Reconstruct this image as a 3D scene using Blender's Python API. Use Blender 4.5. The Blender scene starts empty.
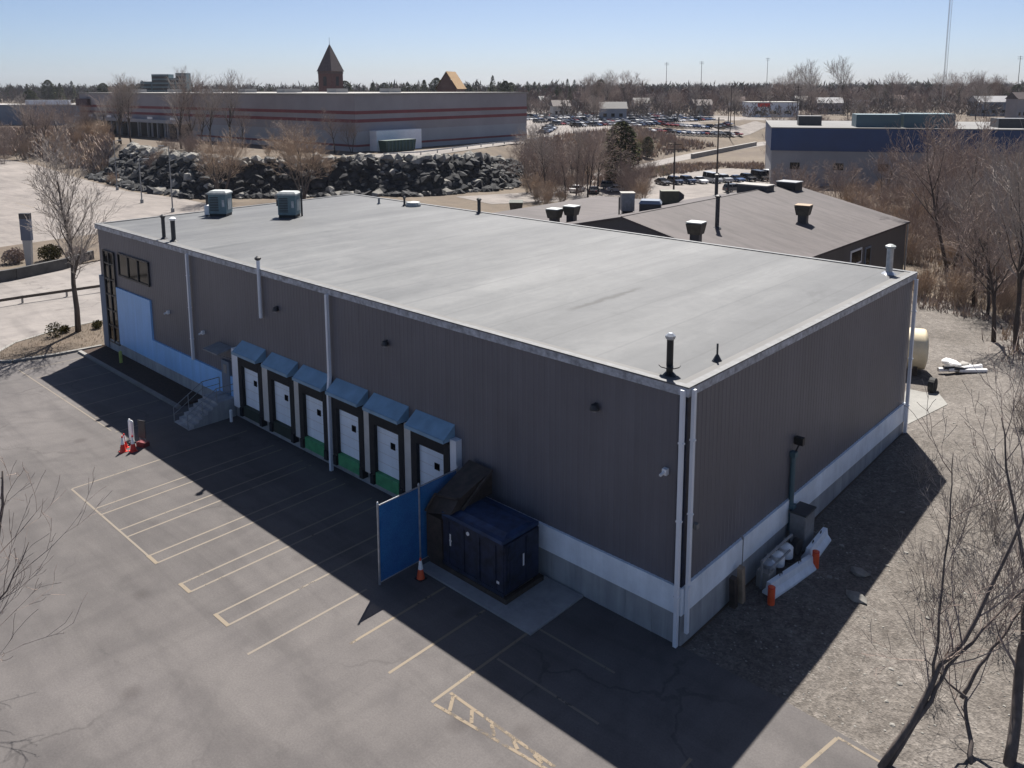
import bpy, math, random
from mathutils import Vector, Matrix, noise
R = math.radians
scene = bpy.context.scene
col = scene.collection
rnd = random.Random(7)

# ------------------------------------------------------------------ helpers
class MB:
    """collects shapes that become ONE mesh"""
    def __init__(s): s.v = []; s.f = []; s.m = []; s.sm = False
    def add(s, vs, fs, mi=0):
        b = len(s.v); s.v += [tuple(p) for p in vs]
        for f in fs: s.f.append(tuple(b+i for i in f)); s.m.append(mi)
    def box(s, x0, x1, y0, y1, z0, z1, mi=0):
        s.add([(x0,y0,z0),(x1,y0,z0),(x1,y1,z0),(x0,y1,z0),(x0,y0,z1),(x1,y0,z1),(x1,y1,z1),(x0,y1,z1)],
              [(0,3,2,1),(4,5,6,7),(0,1,5,4),(1,2,6,5),(2,3,7,6),(3,0,4,7)], mi); return s
    def hexa(s, bot, top, mi=0):
        s.add(list(bot)+list(top), [(0,3,2,1),(4,5,6,7),(0,1,5,4),(1,2,6,5),(2,3,7,6),(3,0,4,7)], mi); return s
    def tube(s, pts, rad, n=6, mi=0, cap=True):
        pts = [Vector(p) for p in pts]; N = len(pts)
        if not hasattr(rad, '__len__'): rad = [rad]*N
        rings = []; up = None
        for i, p in enumerate(pts):
            d = (pts[min(i+1,N-1)]-pts[max(i-1,0)])
            d = d.normalized() if d.length > 1e-9 else Vector((0,0,1))
            if up is None: up = Vector((1,0,0)) if abs(d.x) < .9 else Vector((0,1,0))
            a = (up - d*up.dot(d))
            a = a.normalized() if a.length > 1e-6 else d.orthogonal().normalized()
            up = a; b = d.cross(a)
            rings.append([p + (a*math.cos(2*math.pi*k/n)+b*math.sin(2*math.pi*k/n))*rad[i] for k in range(n)])
        vs = [q for r in rings for q in r]; fs = []
        for i in range(N-1):
            for k in range(n):
                fs.append((i*n+k, i*n+(k+1)%n, (i+1)*n+(k+1)%n, (i+1)*n+k))
        if cap:
            fs.append(tuple(range(n-1,-1,-1))); fs.append(tuple((N-1)*n+k for k in range(n)))
        s.add(vs, fs, mi); return s
    def lathe(s, c, prof, n=16, mi=0):
        vs = []; fs = []; N = len(prof)
        for r, z in prof:
            for k in range(n):
                a = 2*math.pi*k/n; vs.append((c[0]+r*math.cos(a), c[1]+r*math.sin(a), c[2]+z))
        for i in range(N-1):
            for k in range(n): fs.append((i*n+k, i*n+(k+1)%n, (i+1)*n+(k+1)%n, (i+1)*n+k))
        fs.append(tuple(range(n-1,-1,-1))); fs.append(tuple((N-1)*n+k for k in range(n)))
        s.add(vs, fs, mi); return s
    def prism(s, poly, z0, z1, mi=0):
        n = len(poly)
        vs = [(x,y,z0) for x,y in poly]+[(x,y,z1) for x,y in poly]
        fs = [tuple(range(n-1,-1,-1)), tuple(range(n,2*n))]+[(i,(i+1)%n,n+(i+1)%n,n+i) for i in range(n)]
        s.add(vs, fs, mi); return s
    def ico(s, c, r, sq=(1,1,1), jit=.25, seed=0, mi=0):
        t = (1+5**.5)/2; rr = random.Random(seed)
        V = [Vector(q).normalized() for q in ((-1,t,0),(1,t,0),(-1,-t,0),(1,-t,0),(0,-1,t),(0,1,t),(0,-1,-t),(0,1,-t),(t,0,-1),(t,0,1),(-t,0,-1),(-t,0,1))]
        F = [(0,11,5),(0,5,1),(0,1,7),(0,7,10),(0,10,11),(1,5,9),(5,11,4),(11,10,2),(10,7,6),(7,1,8),(3,9,4),(3,4,2),(3,2,6),(3,6,8),(3,8,9),(4,9,5),(2,4,11),(6,2,10),(8,6,7),(9,8,1)]
        M = Matrix.Rotation(rr.uniform(0,6.28),3,'Z') @ Matrix.Rotation(rr.uniform(0,6.28),3,'X')
        s.add([Vector(c)+Vector([a*b for a,b in zip((M@v)*r*(1+rr.uniform(-jit,jit)), sq)]) for v in V], F, mi); return s
    def build(s, name, mats, parent=None, smooth=False, loc=None):
        me = bpy.data.meshes.new(name); me.from_pydata(s.v, [], s.f)
        if not isinstance(mats, (list, tuple)): mats = [mats]
        for m in mats: me.materials.append(m)
        if len(mats) > 1: me.polygons.foreach_set('material_index', s.m)
        if smooth: me.polygons.foreach_set('use_smooth', [True]*len(me.polygons))
        me.update()
        o = bpy.data.objects.new(name, me); col.objects.link(o)
        if parent: o.parent = parent
        if loc: o.location = loc
        return o

def tag(o, label, cat, group=None):
    o['label'] = label; o['category'] = cat
    if group: o['group'] = group
    return o
def thing(name, label, cat, loc=(0,0,0), rz=0, group=None):
    o = bpy.data.objects.new(name, None); col.objects.link(o)
    o.empty_display_size = .3; o.location = loc; o.rotation_euler = (0,0,rz)
    return tag(o, label, cat, group)
def structure(o): o['kind'] = 'structure'; return o
def stuff(o, label, cat):
    o['kind'] = 'stuff'; return tag(o, label, cat)
def dup(root, loc, rz=0, sc=1, label=None, group=None):
    r = root.copy(); col.objects.link(r); r.location = loc; r.rotation_euler = (0,0,rz)
    r.scale = (sc,sc,sc) if not hasattr(sc,'__len__') else sc
    if label: r['label'] = label
    if group: r['group'] = group
    for ch in list(root.children):
        c = ch.copy(); col.objects.link(c); c.parent = r
        for g in list(ch.children):
            d = g.copy(); col.objects.link(d); d.parent = c
    return r

# ------------------------------------------------------------------ materials
def srgb(r,g,b):
    f = lambda c: (c/255/12.92 if c/255 <= .04045 else ((c/255+.055)/1.055)**2.4)
    return (f(r),f(g),f(b))
class NT:
    def __init__(s, name):
        s.m = bpy.data.materials.new(name); s.m.use_nodes = True
        s.t = s.m.node_tree; s.b = s.t.nodes['Principled BSDF']
        s._pos = None
    def n(s, typ, **k):
        o = s.t.nodes.new(typ)
        for a, v in k.items(): setattr(o, a, v)
        return o
    def l(s, a, b): s.t.links.new(a, b)
    def coord(s, world=True, scale=(1,1,1), rot=(0,0,0)):
        mp = s.n('ShaderNodeMapping'); mp.inputs['Scale'].default_value = scale; mp.inputs['Rotation'].default_value = rot
        if world: src = s.n('ShaderNodeNewGeometry').outputs['Position']
        else: src = s.n('ShaderNodeTexCoord').outputs['Object']
        s.l(src, mp.inputs['Vector']); return mp.outputs['Vector']
    def noise(s, vec, scale, detail=4, rough=.6, dist=0):
        o = s.n('ShaderNodeTexNoise'); o.inputs['Scale'].default_value = scale; o.inputs['Detail'].default_value = detail
        o.inputs['Roughness'].default_value = rough; o.inputs['Distortion'].default_value = dist
        s.l(vec, o.inputs['Vector']); return o.outputs['Fac']
    def ramp(s, fac, p0, p1, c0=(0,0,0), c1=(1,1,1)):
        o = s.n('ShaderNodeValToRGB'); e = o.color_ramp.elements
        e[0].position = p0; e[1].position = p1; e[0].color = (*c0,1); e[1].color = (*c1,1)
        s.l(fac, o.inputs['Fac']); return o.outputs['Color']
    def mix(s, fac, a, b, mode='MIX'):
        o = s.n('ShaderNodeMix', data_type='RGBA', blend_type=mode)
        for inp, v in ((o.inputs[0],fac),(o.inputs[6],a),(o.inputs[7],b)):
            if isinstance(v,(int,float)): inp.default_value = v
            elif isinstance(v,tuple): inp.default_value = (*v,1)
            else: s.l(v, inp)
        return o.outputs[2]
    def math(s, op, a, b=0.0):
        o = s.n('ShaderNodeMath', operation=op)
        for i, v in enumerate((a,b)):
            if isinstance(v,(int,float)): o.inputs[i].default_value = v
            else: s.l(v, o.inputs[i])
        return o.outputs[0]
    def base(s, c):
        if isinstance(c, tuple): s.b.inputs['Base Color'].default_value = (*c,1)
        else: s.l(c, s.b.inputs['Base Color'])
    def rough(s, v): s.b.inputs['Roughness'].default_value = v
    def bump(s, h, strength=.3, dist=.02):
        o = s.n('ShaderNodeBump'); o.inputs['Strength'].default_value = strength; o.inputs['Distance'].default_value = dist
        s.l(h, o.inputs['Height']); s.l(o.outputs['Normal'], s.b.inputs['Normal'])
def simple(name, c, rough=.7, var=.25, scale=3, world=False, metal=0, bump=0, spec=None):
    t = NT(name); v = t.coord(world); f = t.noise(v, scale, 5)
    lo = tuple(x*(1-var) for x in c); hi = tuple(min(1,x*(1+var)) for x in c)
    t.base(t.ramp(f, .3, .7, lo, hi)); t.rough(rough); t.b.inputs['Metallic'].default_value = metal
    if spec is not None: t.b.inputs['Specular IOR Level'].default_value = spec
    if bump: t.bump(f, bump)
    return t.m

def mat_asphalt(name, c, marks=True):
    t = NT(name); v = t.coord(True)
    big = t.noise(v, .055, 5, .6, .8); mid = t.noise(v, .5, 6, .65); fine = t.noise(v, 14, 3, .7)
    c1 = t.ramp(big, .32, .68, tuple(x*.84 for x in c), tuple(x*1.14 for x in c))
    c2 = t.mix(.5, c1, t.ramp(mid, .3, .72, (.72,.72,.74), (1.2,1.2,1.18)), 'MULTIPLY')
    c3 = t.mix(.45, c2, t.ramp(fine, .25, .75, (.6,.6,.6), (1.4,1.4,1.4)), 'MULTIPLY')
    if marks:
        v2 = t.coord(True, (.05,.35,1), (0,0,R(18)))
        tr = t.noise(v2, 1.0, 5, .6, 1.6)
        c3 = t.mix(.55, c3, t.ramp(tr, .36, .56, (.72,.72,.73), (1.09,1.09,1.09)), 'MULTIPLY')
        v3 = t.coord(True, (.3,.045,1), (0,0,R(-28)))
        tr2 = t.noise(v3, 1.0, 4, .6, 2.2)
        c3 = t.mix(.5, c3, t.ramp(tr2, .33, .55, (.80,.80,.81), (1.07,1.07,1.07)), 'MULTIPLY')
        # faint turning tyre marks
        for (ox,oy,sc_,th) in ((30,28,.20,.10),(-4,44,.15,.12)):
            mp = t.n('ShaderNodeMapping'); mp.inputs['Location'].default_value = (ox,oy,0); t.l(t.n('ShaderNodeNewGeometry').outputs['Position'], mp.inputs['Vector'])
            wv_ = t.n('ShaderNodeTexWave', wave_type='RINGS', rings_direction='SPHERICAL'); wv_.inputs['Scale'].default_value = sc_; wv_.inputs['Distortion'].default_value = 3.5; wv_.inputs['Detail'].default_value = 3; wv_.inputs['Detail Scale'].default_value = .25
            t.l(mp.outputs[0], wv_.inputs['Vector'])
            g_ = t.ramp(t.noise(v, .11, 4), .46, .6)
            c3 = t.mix(t.math('MULTIPLY', t.ramp(wv_.outputs['Fac'], .90, .99), t.math('MULTIPLY', g_, th)), c3, (.035,.034,.034))
        # cracks
        vo = t.n('ShaderNodeTexVoronoi', feature='DISTANCE_TO_EDGE'); vo.inputs['Scale'].default_value = .13
        wv = t.n('ShaderNodeVectorMath', operation='ADD'); nn = t.n('ShaderNodeTexNoise'); nn.inputs['Scale'].default_value = .6
        nn.inputs['Detail'].default_value = 5; t.l(v, nn.inputs['Vector']); t.l(v, wv.inputs[0])
        sc = t.n('ShaderNodeVectorMath', operation='SCALE'); sc.inputs['Scale'].default_value = 2.2
        t.l(nn.outputs['Color'], sc.inputs[0]); t.l(sc.outputs[0], wv.inputs[1]); t.l(wv.outputs[0], vo.inputs['Vector'])
        gate = t.ramp(t.noise(v, .09, 3), .5, .58)
        ck = t.ramp(vo.outputs['Distance'], .004, .011, (.74,.74,.74), (1,1,1))
        c3 = t.mix(gate, c3, t.mix(1.0, c3, ck, 'MULTIPLY'))
        # oil spots
        sp = t.n('ShaderNodeTexVoronoi'); sp.inputs['Scale'].default_value = .28; t.l(v, sp.inputs['Vector'])
        c3 = t.mix(.7, c3, t.ramp(sp.outputs['Distance'], .05, .14, (.62,.6,.6), (1,1,1)), 'MULTIPLY')
    t.base(c3); t.rough(.85); t.b.inputs['Specular IOR Level'].default_value = .3
    t.bump(fine, .25, .01); return t.m

M = {}
M['asphalt'] = mat_asphalt('asphalt', (.102,.0935,.0915))
M['road'] = mat_asphalt('road_asphalt', (.200,.182,.170))
M['lot'] = mat_asphalt('lot_asphalt', (.195,.174,.160))
def mat_ground():
    t = NT('dry_ground'); v = t.coord(True)
    a = t.noise(v, .03, 6, .65, .5); b = t.noise(v, .35, 6, .7); f = t.noise(v, 5, 4, .7)
    c = t.ramp(a, .35, .65, (.085,.064,.047), (.130,.104,.076))
    c = t.mix(.7, c, t.ramp(b, .3, .7, (.6,.6,.58), (1.3,1.25,1.2)), 'MULTIPLY')
    c = t.mix(.5, c, t.ramp(f, .3, .7, (.55,.55,.55), (1.4,1.4,1.4)), 'MULTIPLY')
    t.base(c); t.rough(.95); t.bump(f, .5, .05); return t.m
M['ground'] = mat_ground()
def mat_gravel():
    t = NT('gravel'); v = t.coord(True)
    vo = t.n('ShaderNodeTexVoronoi'); vo.inputs['Scale'].default_value = 13; t.l(v, vo.inputs['Vector'])
    vb = t.n('ShaderNodeTexVoronoi'); vb.inputs['Scale'].default_value = 6; t.l(v, vb.inputs['Vector'])
    a = t.noise(v, .16, 6, .65, .6); b = t.noise(v, 1.6, 5, .7)
    c = t.ramp(a, .36, .64, (.096,.086,.077), (.146,.134,.124))
    c = t.mix(.75, c, t.ramp(b, .3, .7, (.62,.6,.58), (1.3,1.3,1.28)), 'MULTIPLY')
    bw0 = t.n('ShaderNodeRGBToBW'); t.l(vo.outputs['Color'], bw0.inputs[0]); c = t.mix(.5, c, t.ramp(bw0.outputs[0], .15, .85, (.5,.48,.47), (1.55,1.52,1.5)), 'MULTIPLY')
    bw = t.n('ShaderNodeRGBToBW'); t.l(vb.outputs['Color'], bw.inputs[0])
    c = t.mix(.5, c, t.ramp(bw.outputs[0], .1, .9, (.6,.58,.56), (1.35,1.35,1.35)), 'MULTIPLY')
    t.base(c); t.rough(.95); t.bump(vo.outputs['Distance'], .7, .04); return t.m
M['gravel'] = mat_gravel()
def mat_roof():
    t = NT('roof_membrane'); v = t.coord(True)
    st = t.noise(t.coord(True, (.9,.05,1), (0,0,R(3))), 1.0, 5, .62, .7)
    bd = t.noise(t.coord(True, (.16,.02,1)), 1.0, 3, .5, .4)
    bl = t.noise(v, .22, 5, .6, .6); fi = t.noise(v, 3, 5, .7)
    c = t.ramp(bd, .36, .64, (.064,.067,.072), (.109,.112,.115))
    c = t.mix(.6, c, t.ramp(st, .34, .6, (.80,.81,.82), (1.12,1.12,1.11)), 'MULTIPLY')
    c = t.mix(.55, c, t.ramp(bl, .32, .62, (.82,.83,.84), (1.08,1.08,1.08)), 'MULTIPLY')
    c = t.mix(.3, c, t.ramp(fi, .3, .7, (.75,.75,.75), (1.2,1.2,1.2)), 'MULTIPLY')
    # seams between sheets, running across the roof
    sx = t.n('ShaderNodeSeparateXYZ'); t.l(v, sx.inputs[0])
    fr = t.math('ABSOLUTE', t.math('SUBTRACT', t.math('FRACT', t.math('MULTIPLY', sx.outputs['X'], 1/3.05)), .5))
    seam = t.ramp(fr, .006, .03, (.80,.80,.81), (1,1,1))
    c = t.mix(1.0, c, seam, 'MULTIPLY')
    fl = t.math('FLOOR', t.math('ADD', t.math('MULTIPLY', sx.outputs['X'], 1/3.05), t.math('MULTIPLY', t.math('FLOOR', t.math('MULTIPLY', sx.outputs['Y'], 1/12.7)), 57.0)))
    wnz = t.n('ShaderNodeTexWhiteNoise', noise_dimensions='1D'); t.l(fl, wnz.inputs['W'])
    c = t.mix(1.0, c, t.ramp(wnz.outputs['Value'], 0, 1, (.90,.90,.91), (1.06,1.06,1.05)), 'MULTIPLY')
    pt = t.noise(t.coord(True, (.5,.22,1)), 1.0, 6, .7, 1.0)
    c = t.mix(.8, c, t.ramp(pt, .40, .60, (.84,.85,.86), (1.10,1.10,1.09)), 'MULTIPLY')
    hor = t.math('ABSOLUTE', t.math('SUBTRACT', t.math('FRACT', t.math('MULTIPLY', sx.outputs['Y'], 1/12.7)), .5))
    c = t.mix(.5, c, t.ramp(hor, .0, .008, (.82,.82,.83), (1,1,1)), 'MULTIPLY')
    wob = t.math('MULTIPLY', t.math('SUBTRACT', t.noise(v, .9, 4), .5), .7)
    sd = t.math('ABSOLUTE', t.math('ADD', t.math('SUBTRACT', sx.outputs['X'], -9.8), wob))
    se = t.math('ABSOLUTE', t.math('SUBTRACT', sx.outputs['Y'], 8.5))
    stn = t.math('MULTIPLY', t.math('SUBTRACT', 1.0, t.math('MINIMUM', t.math('MULTIPLY', sd, 3.2), 1.0)), t.math('SUBTRACT', 1.0, t.math('MINIMUM', t.math('POWER', t.math('MULTIPLY', se, 1/3.4), 4.0), 1.0)))
    stn = t.math('MINIMUM', t.math('MULTIPLY', stn, t.math('ADD', .9, t.noise(v, 1.3, 3))), 1.0)
    c = t.mix(stn, c, (.026,.026,.028))
    # dark ponding streak
    pn = t.ramp(t.noise(t.coord(True, (.55,.12,1)), .55, 4, .6, 1.2), .63, .72, (1,1,1), (.66,.67,.69))
    c = t.mix(.8, c, pn, 'MULTIPLY')
    t.base(c); t.rough(.62); t.b.inputs['Specular IOR Level'].default_value = .35; t.bump(fi, .12, .02); return t.m
M['roof'] = mat_roof()
def mat_panel(name, c):
    t = NT(name); v = t.coord(True)
    a = t.noise(v, .25, 4); b = t.noise(t.coord(True, (2.2,2.2,.12)), 1.0, 4)
    k = t.mix(.5, t.ramp(a, .3, .7, tuple(x*.9 for x in c), tuple(x*1.1 for x in c)), t.ramp(b, .3, .7, (.82,.82,.82), (1.12,1.12,1.12)), 'MULTIPLY')
    t.base(k); t.rough(.45); t.b.inputs['Specular IOR Level'].default_value = .4; return t.m
M['wall'] = mat_panel('wall_metal', (.135,.130,.146))
def mat_conc(name, c, streak=.6):
    t = NT(name); v = t.coord(True)
    a = t.noise(v, .5, 6, .65); b = t.noise(t.coord(True, (1.6,1.6,.16)), 1.0, 5, .65, .4)
    k = t.ramp(a, .3, .7, tuple(x*.82 for x in c), tuple(x*1.12 for x in c))
    k = t.mix(streak, k, t.ramp(b, .32, .62, (.62,.63,.65), (1.08,1.08,1.08)), 'MULTIPLY')
    t.base(k); t.rough(.85); t.bump(a, .15, .02); return t.m
M['conc_hi'] = mat_conc('concrete_band', (.80,.85,.90), .3)
M['conc'] = mat_conc('concrete_base', (.36,.365,.37), .75)
M['slab'] = mat_conc('concrete_slab', (.22,.215,.20), .3)
M['pad'] = mat_conc('concrete_pad', (.30,.30,.30), .5)
M['kerb'] = mat_conc('kerb_concrete', (.22,.21,.195), .3)
M['bluepaint'] = mat_panel('blue_wall_paint', (.27,.52,.86))
M['white'] = simple('white_metal', (.74,.76,.80), .4, .06, .8)
M['trim'] = simple('roof_edge_metal', (.105,.108,.114), .6, .35, 2.2, True)
M['fascia'] = simple('roof_fascia_metal', (.36,.37,.40), .55, .5, 3.5, True)  # coloured lighter than the sunlit edge cap to lift the face out of shade
M['seal'] = simple('dock_seal_rubber', (.012,.012,.014), .8, .3, 4)
M['awn'] = simple('awning_metal', (.20,.34,.46), .4, .15, 1.2)
M['surround'] = simple('dock_surround_panel', (.56,.54,.51), .6, .1, 1.5)
M['doorwhite'] = mat_panel('dock_door_paint', (.80,.87,.94))
M['green'] = simple('green_leveller', (.06,.30,.13), .6, .25, 3)
M['dkgreen'] = simple('dark_leveller', (.018,.03,.022), .7, .3, 3)
M['black'] = simple('black_metal', (.012,.012,.013), .5, .3, 4)
M['dark'] = simple('dark_grey_metal', (.035,.035,.038), .5, .25, 3)
M['grey'] = simple('grey_metal', (.22,.225,.23), .45, .2, 3)
M['galv'] = simple('galvanised_metal', (.42,.44,.47), .35, .2, 4, metal=.6)
M['hvac'] = simple('hvac_casing', (.13,.20,.215), .5, .15, 2)
M['hvactop'] = simple('hvac_top', (.36,.38,.37), .5, .2, 3)
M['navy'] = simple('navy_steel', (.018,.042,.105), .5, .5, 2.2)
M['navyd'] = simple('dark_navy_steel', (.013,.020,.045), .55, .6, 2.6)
M['rust'] = simple('brown_steel', (.045,.033,.026), .65, .5, 2.5)
M['orange'] = simple('orange_plastic', (.75,.10,.03), .5, .1, 4)
M['redor'] = simple('red_plastic', (.60,.035,.025), .5, .15, 4)
M['whitepl'] = simple('white_plastic', (.80,.80,.80), .5, .06, 4)
M['tan'] = simple('weathered_timber', (.30,.22,.15), .8, .25, 3)
M['cream'] = simple('cream_tank_paint', (.66,.56,.38), .5, .12, 1.5)
M['mulch'] = simple('bark_mulch', (.040,.024,.016), .95, .5, 6, True, bump=.6)
M['line'] = None
def mat_line(name, c, wear=.5):
    t = NT(name); v = t.coord(True); f = t.noise(v, 2.2, 6, .75); g = t.noise(v, .35, 3)
    s = t.math('ADD', t.math('MULTIPLY', f, .7), t.math('MULTIPLY', g, .5))
    t.base(c); t.rough(.8)
    tr = t.n('ShaderNodeBsdfTransparent'); mx = t.n('ShaderNodeMixShader')
    fac = t.ramp(s, wear, wear+.1)
    t.l(fac, mx.inputs[0]); t.l(tr.outputs[0], mx.inputs[1]); t.l(t.b.outputs[0], mx.inputs[2])
    t.l(mx.outputs[0], t.t.nodes['Material Output'].inputs['Surface']); return t.m
M['line'] = mat_line('faded_yellow_line', (.172,.146,.117), .41)
M['line3'] = mat_line('patchy_yellow_line', (.185,.145,.10), .50)
M['line2'] = mat_line('yellow_line', (.185,.150,.108), .43)
def mat_glass(name, c, rough=.08):
    t = NT(name); t.base(c); t.rough(rough); t.b.inputs['Specular IOR Level'].default_value = .16
    t.bump(t.noise(t.coord(False), .7, 2), .05, .05); return t.m
M['glass'] = mat_glass('window_glass', (.004,.005,.006))
M['carglass'] = mat_glass('car_glass', (.012,.014,.018))
def mat_screen():
    t = NT('blue_privacy_screen'); v = t.coord(False); f = t.noise(v, 1.2, 4); g = t.noise(v, 25, 2)
    t.base(t.ramp(f, .3, .7, (.012,.125,.35), (.022,.175,.43))); t.rough(.7)
    tr = t.n('ShaderNodeBsdfTransparent'); mx = t.n('ShaderNodeMixShader')
    t.l(t.ramp(g, .3, .6, (.62,.62,.62), (.92,.92,.92)), mx.inputs[0]); t.l(tr.outputs[0], mx.inputs[1]); t.l(t.b.outputs[0], mx.inputs[2])
    t.l(mx.outputs[0], t.t.nodes['Material Output'].inputs['Surface']); return t.m
M['screen'] = mat_screen()
def mat_bark(name, c):
    t = NT(name); v = t.coord(False, (1,1,.25)); f = t.noise(v, 6, 5, .7)
    t.base(t.ramp(f, .3, .7, tuple(x*.6 for x in c), tuple(x*1.35 for x in c))); t.rough(.9); t.bump(f, .5, .03); return t.m
M['bark'] = mat_bark('bark', (.115,.094,.083))
M['barkd'] = mat_bark('dark_bark', (.062,.049,.043))
M['twig'] = mat_bark('twigs', (.27,.21,.18))
M['twigg'] = mat_bark('grey_twigs', (.31,.27,.24))
M['twigr'] = mat_bark('russet_twigs', (.25,.195,.168))
M['twigt'] = mat_bark('tan_twigs', (.36,.275,.205))
def mat_leaf(name, a, b):
    t = NT(name); oi = t.n('ShaderNodeNewGeometry')
    t.base(t.ramp(oi.outputs['Random Per Island'], 0, 1, a, b)); t.rough(.9); t.b.inputs['Specular IOR Level'].default_value = .05; return t.m
M['woodr'] = mat_bark('russet_wood', (.12,.078,.066))
M['needle'] = mat_leaf('evergreen_needles', (.016,.024,.012), (.075,.078,.028))
M['bushleaf'] = mat_leaf('bush_leaves', (.030,.026,.010), (.10,.085,.03))
M['drygrass'] = mat_leaf('dry_grass', (.14,.10,.055), (.30,.23,.14))
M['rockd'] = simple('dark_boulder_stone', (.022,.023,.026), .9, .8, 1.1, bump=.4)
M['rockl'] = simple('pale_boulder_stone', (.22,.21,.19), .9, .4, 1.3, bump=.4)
M['brick'] = simple('red_brick', (.115,.062,.056), .85, .2, 1.2)
M['slate'] = simple('roof_slate', (.085,.062,.06), .7, .25, 1.2)
M['tanroof'] = simple('tan_shingle', (.30,.19,.09), .85, .15, .8)
M['bandgrey'] = simple('bigbox_grey_wall', (.29,.268,.272), .8, .12, .12)
M['bandlow'] = simple('bigbox_lower_wall', (.32,.325,.34), .8, .1, .12)
M['maroon'] = simple('maroon_stripe', (.20,.055,.058), .8, .12, .3)
M['coping'] = simple('pale_coping', (.24,.228,.21), .7, .15, .5)
M['membrane2'] = simple('pale_flat_roof', (.13,.128,.126), .8, .2, .1)
M['tealwall'] = simple('teal_grey_cladding', (.06,.115,.135), .5, .2, .1)
M['bluewall'] = simple('navy_cladding', (.012,.040,.125), .5, .15, .2)
M['greywall'] = simple('grey_block_wall', (.27,.27,.28), .8, .1, .2)
M['wallstone'] = simple('dark_stone', (.065,.062,.06), .9, .4, .8, True)
M['palewall'] = simple('pale_wall', (.40,.39,.37), .8, .1, .3)
M['brownwall'] = simple('brown_wall', (.11,.07,.06), .8, .15, .3)
M['bluegrey'] = simple('blue_grey_wall', (.16,.19,.24), .8, .1, .2)
M['steel2'] = mat_panel('annex_wall_metal', (.075,.075,.082))
def mat_b2roof():
    t = NT('annex_roof_sheets'); v = t.coord(True)
    st = t.noise(t.coord(True, (.06,1.1,1)), 1.0, 5, .6, .5); a = t.noise(v, .12, 5, .6); f = t.noise(v, 2, 4, .7)
    c = t.ramp(a, .35, .65, (.050,.041,.041), (.073,.061,.061))
    c = t.mix(.6, c, t.ramp(st, .36, .56, (.66,.65,.65), (1.22,1.22,1.22)), 'MULTIPLY')
    c = t.mix(.3, c, t.ramp(f, .3, .7, (.7,.7,.7), (1.25,1.25,1.25)), 'MULTIPLY')
    t.base(c); t.rough(.8); t.bump(f, .15, .02); return t.m
M['b2roof'] = mat_b2roof()
for k, c in dict(white=(.72,.72,.72), silver=(.34,.35,.37), black=(.012,.012,.014), grey=(.11,.115,.12), blue=(.03,.07,.17), red=(.22,.02,.02), navy=(.015,.03,.07)).items():
    M['car_'+k] = simple('car_paint_'+k, c, .25, .03, 1)
M['tyre'] = simple('tyre_rubber', (.012,.012,.012), .8, .2, 3)
M['lamp'] = simple('clear_lamp_lens', (.55,.55,.55), .2, .05, 2)
M['redlens'] = simple('red_lamp_lens', (.30,.015,.012), .25, .05, 2)

# ------------------------------------------------------------------ terrain
TOE = [(-600,60),(-240,59),(-197,53.5),(-161,50),(-140,51),(-132.7,59.6),(-120,75),(-110,84.3),(-106.5,101),(-114,122),(-116,146),(-121,172),(-130,215),(-139,282),(-110,335),(200,480),(2500,1200)]
WID = [9,9,7,5.5,5,5,5,5,6,12,20,24,24,30,30,30,30]
def plateau(x, y):
    best = 1e18
    for i in range(len(TOE)-1):
        ax, ay = TOE[i]; bx, by = TOE[i+1]; dx, dy = bx-ax, by-ay
        t = max(0, min(1, ((x-ax)*dx+(y-ay)*dy)/(dx*dx+dy*dy)))
        px, py = ax+dx*t, ay+dy*t; d2 = (x-px)**2+(y-py)**2
        if d2 < best:
            best = d2; cr = dx*(y-ay)-dy*(x-ax); w = WID[i]*(1-t)+WID[i+1]*t
    if cr <= 0: return 0.
    return 7*min(1, math.sqrt(best)/w)
def cl(a): return max(0., min(1., a))
def side(x, y):
    s = cl((y-3)/22)*cl(1-(y-75)/60)
    return s*(.42+.58*cl((x+1)/4))*cl((x+70)/50) + .9*cl((x-7)/8)*cl((y+1)/8)
def h(x, y):
    z = plateau(x, y)
    if y > 0 and x > -70: z += side(x, y)
    if y > 900 or x < -900: z += 6*cl((max(y,-x)-900)/2500)
    return z
xs = [-6000,-3500,-2000,-1200,-800,-600,-450,-380]+[-330+5*i for i in range(17)]+[-245+2.5*i for i in range(64)]+[-85+4*i for i in range(45)]+[110,160,240,400,700,1200,2200,4500]
ys = [-600,-300,-160,-100,-60]+[-30+3*i for i in range(82)]+[220+8*i for i in range(26)]+[440,500,600,800,1100,1600,2400,3500,6000]
mb = MB(); nx = len(xs)
for y in ys:
    for x in xs: mb.v.append((x, y, h(x,y)-.05))
for j in range(len(ys)-1):
    for i in range(nx-1):
        a = j*nx+i; mb.f.append((a,a+1,a+nx+1,a+nx)); mb.m.append(0)
structure(mb.build('ground', M['ground'], smooth=True))

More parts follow.
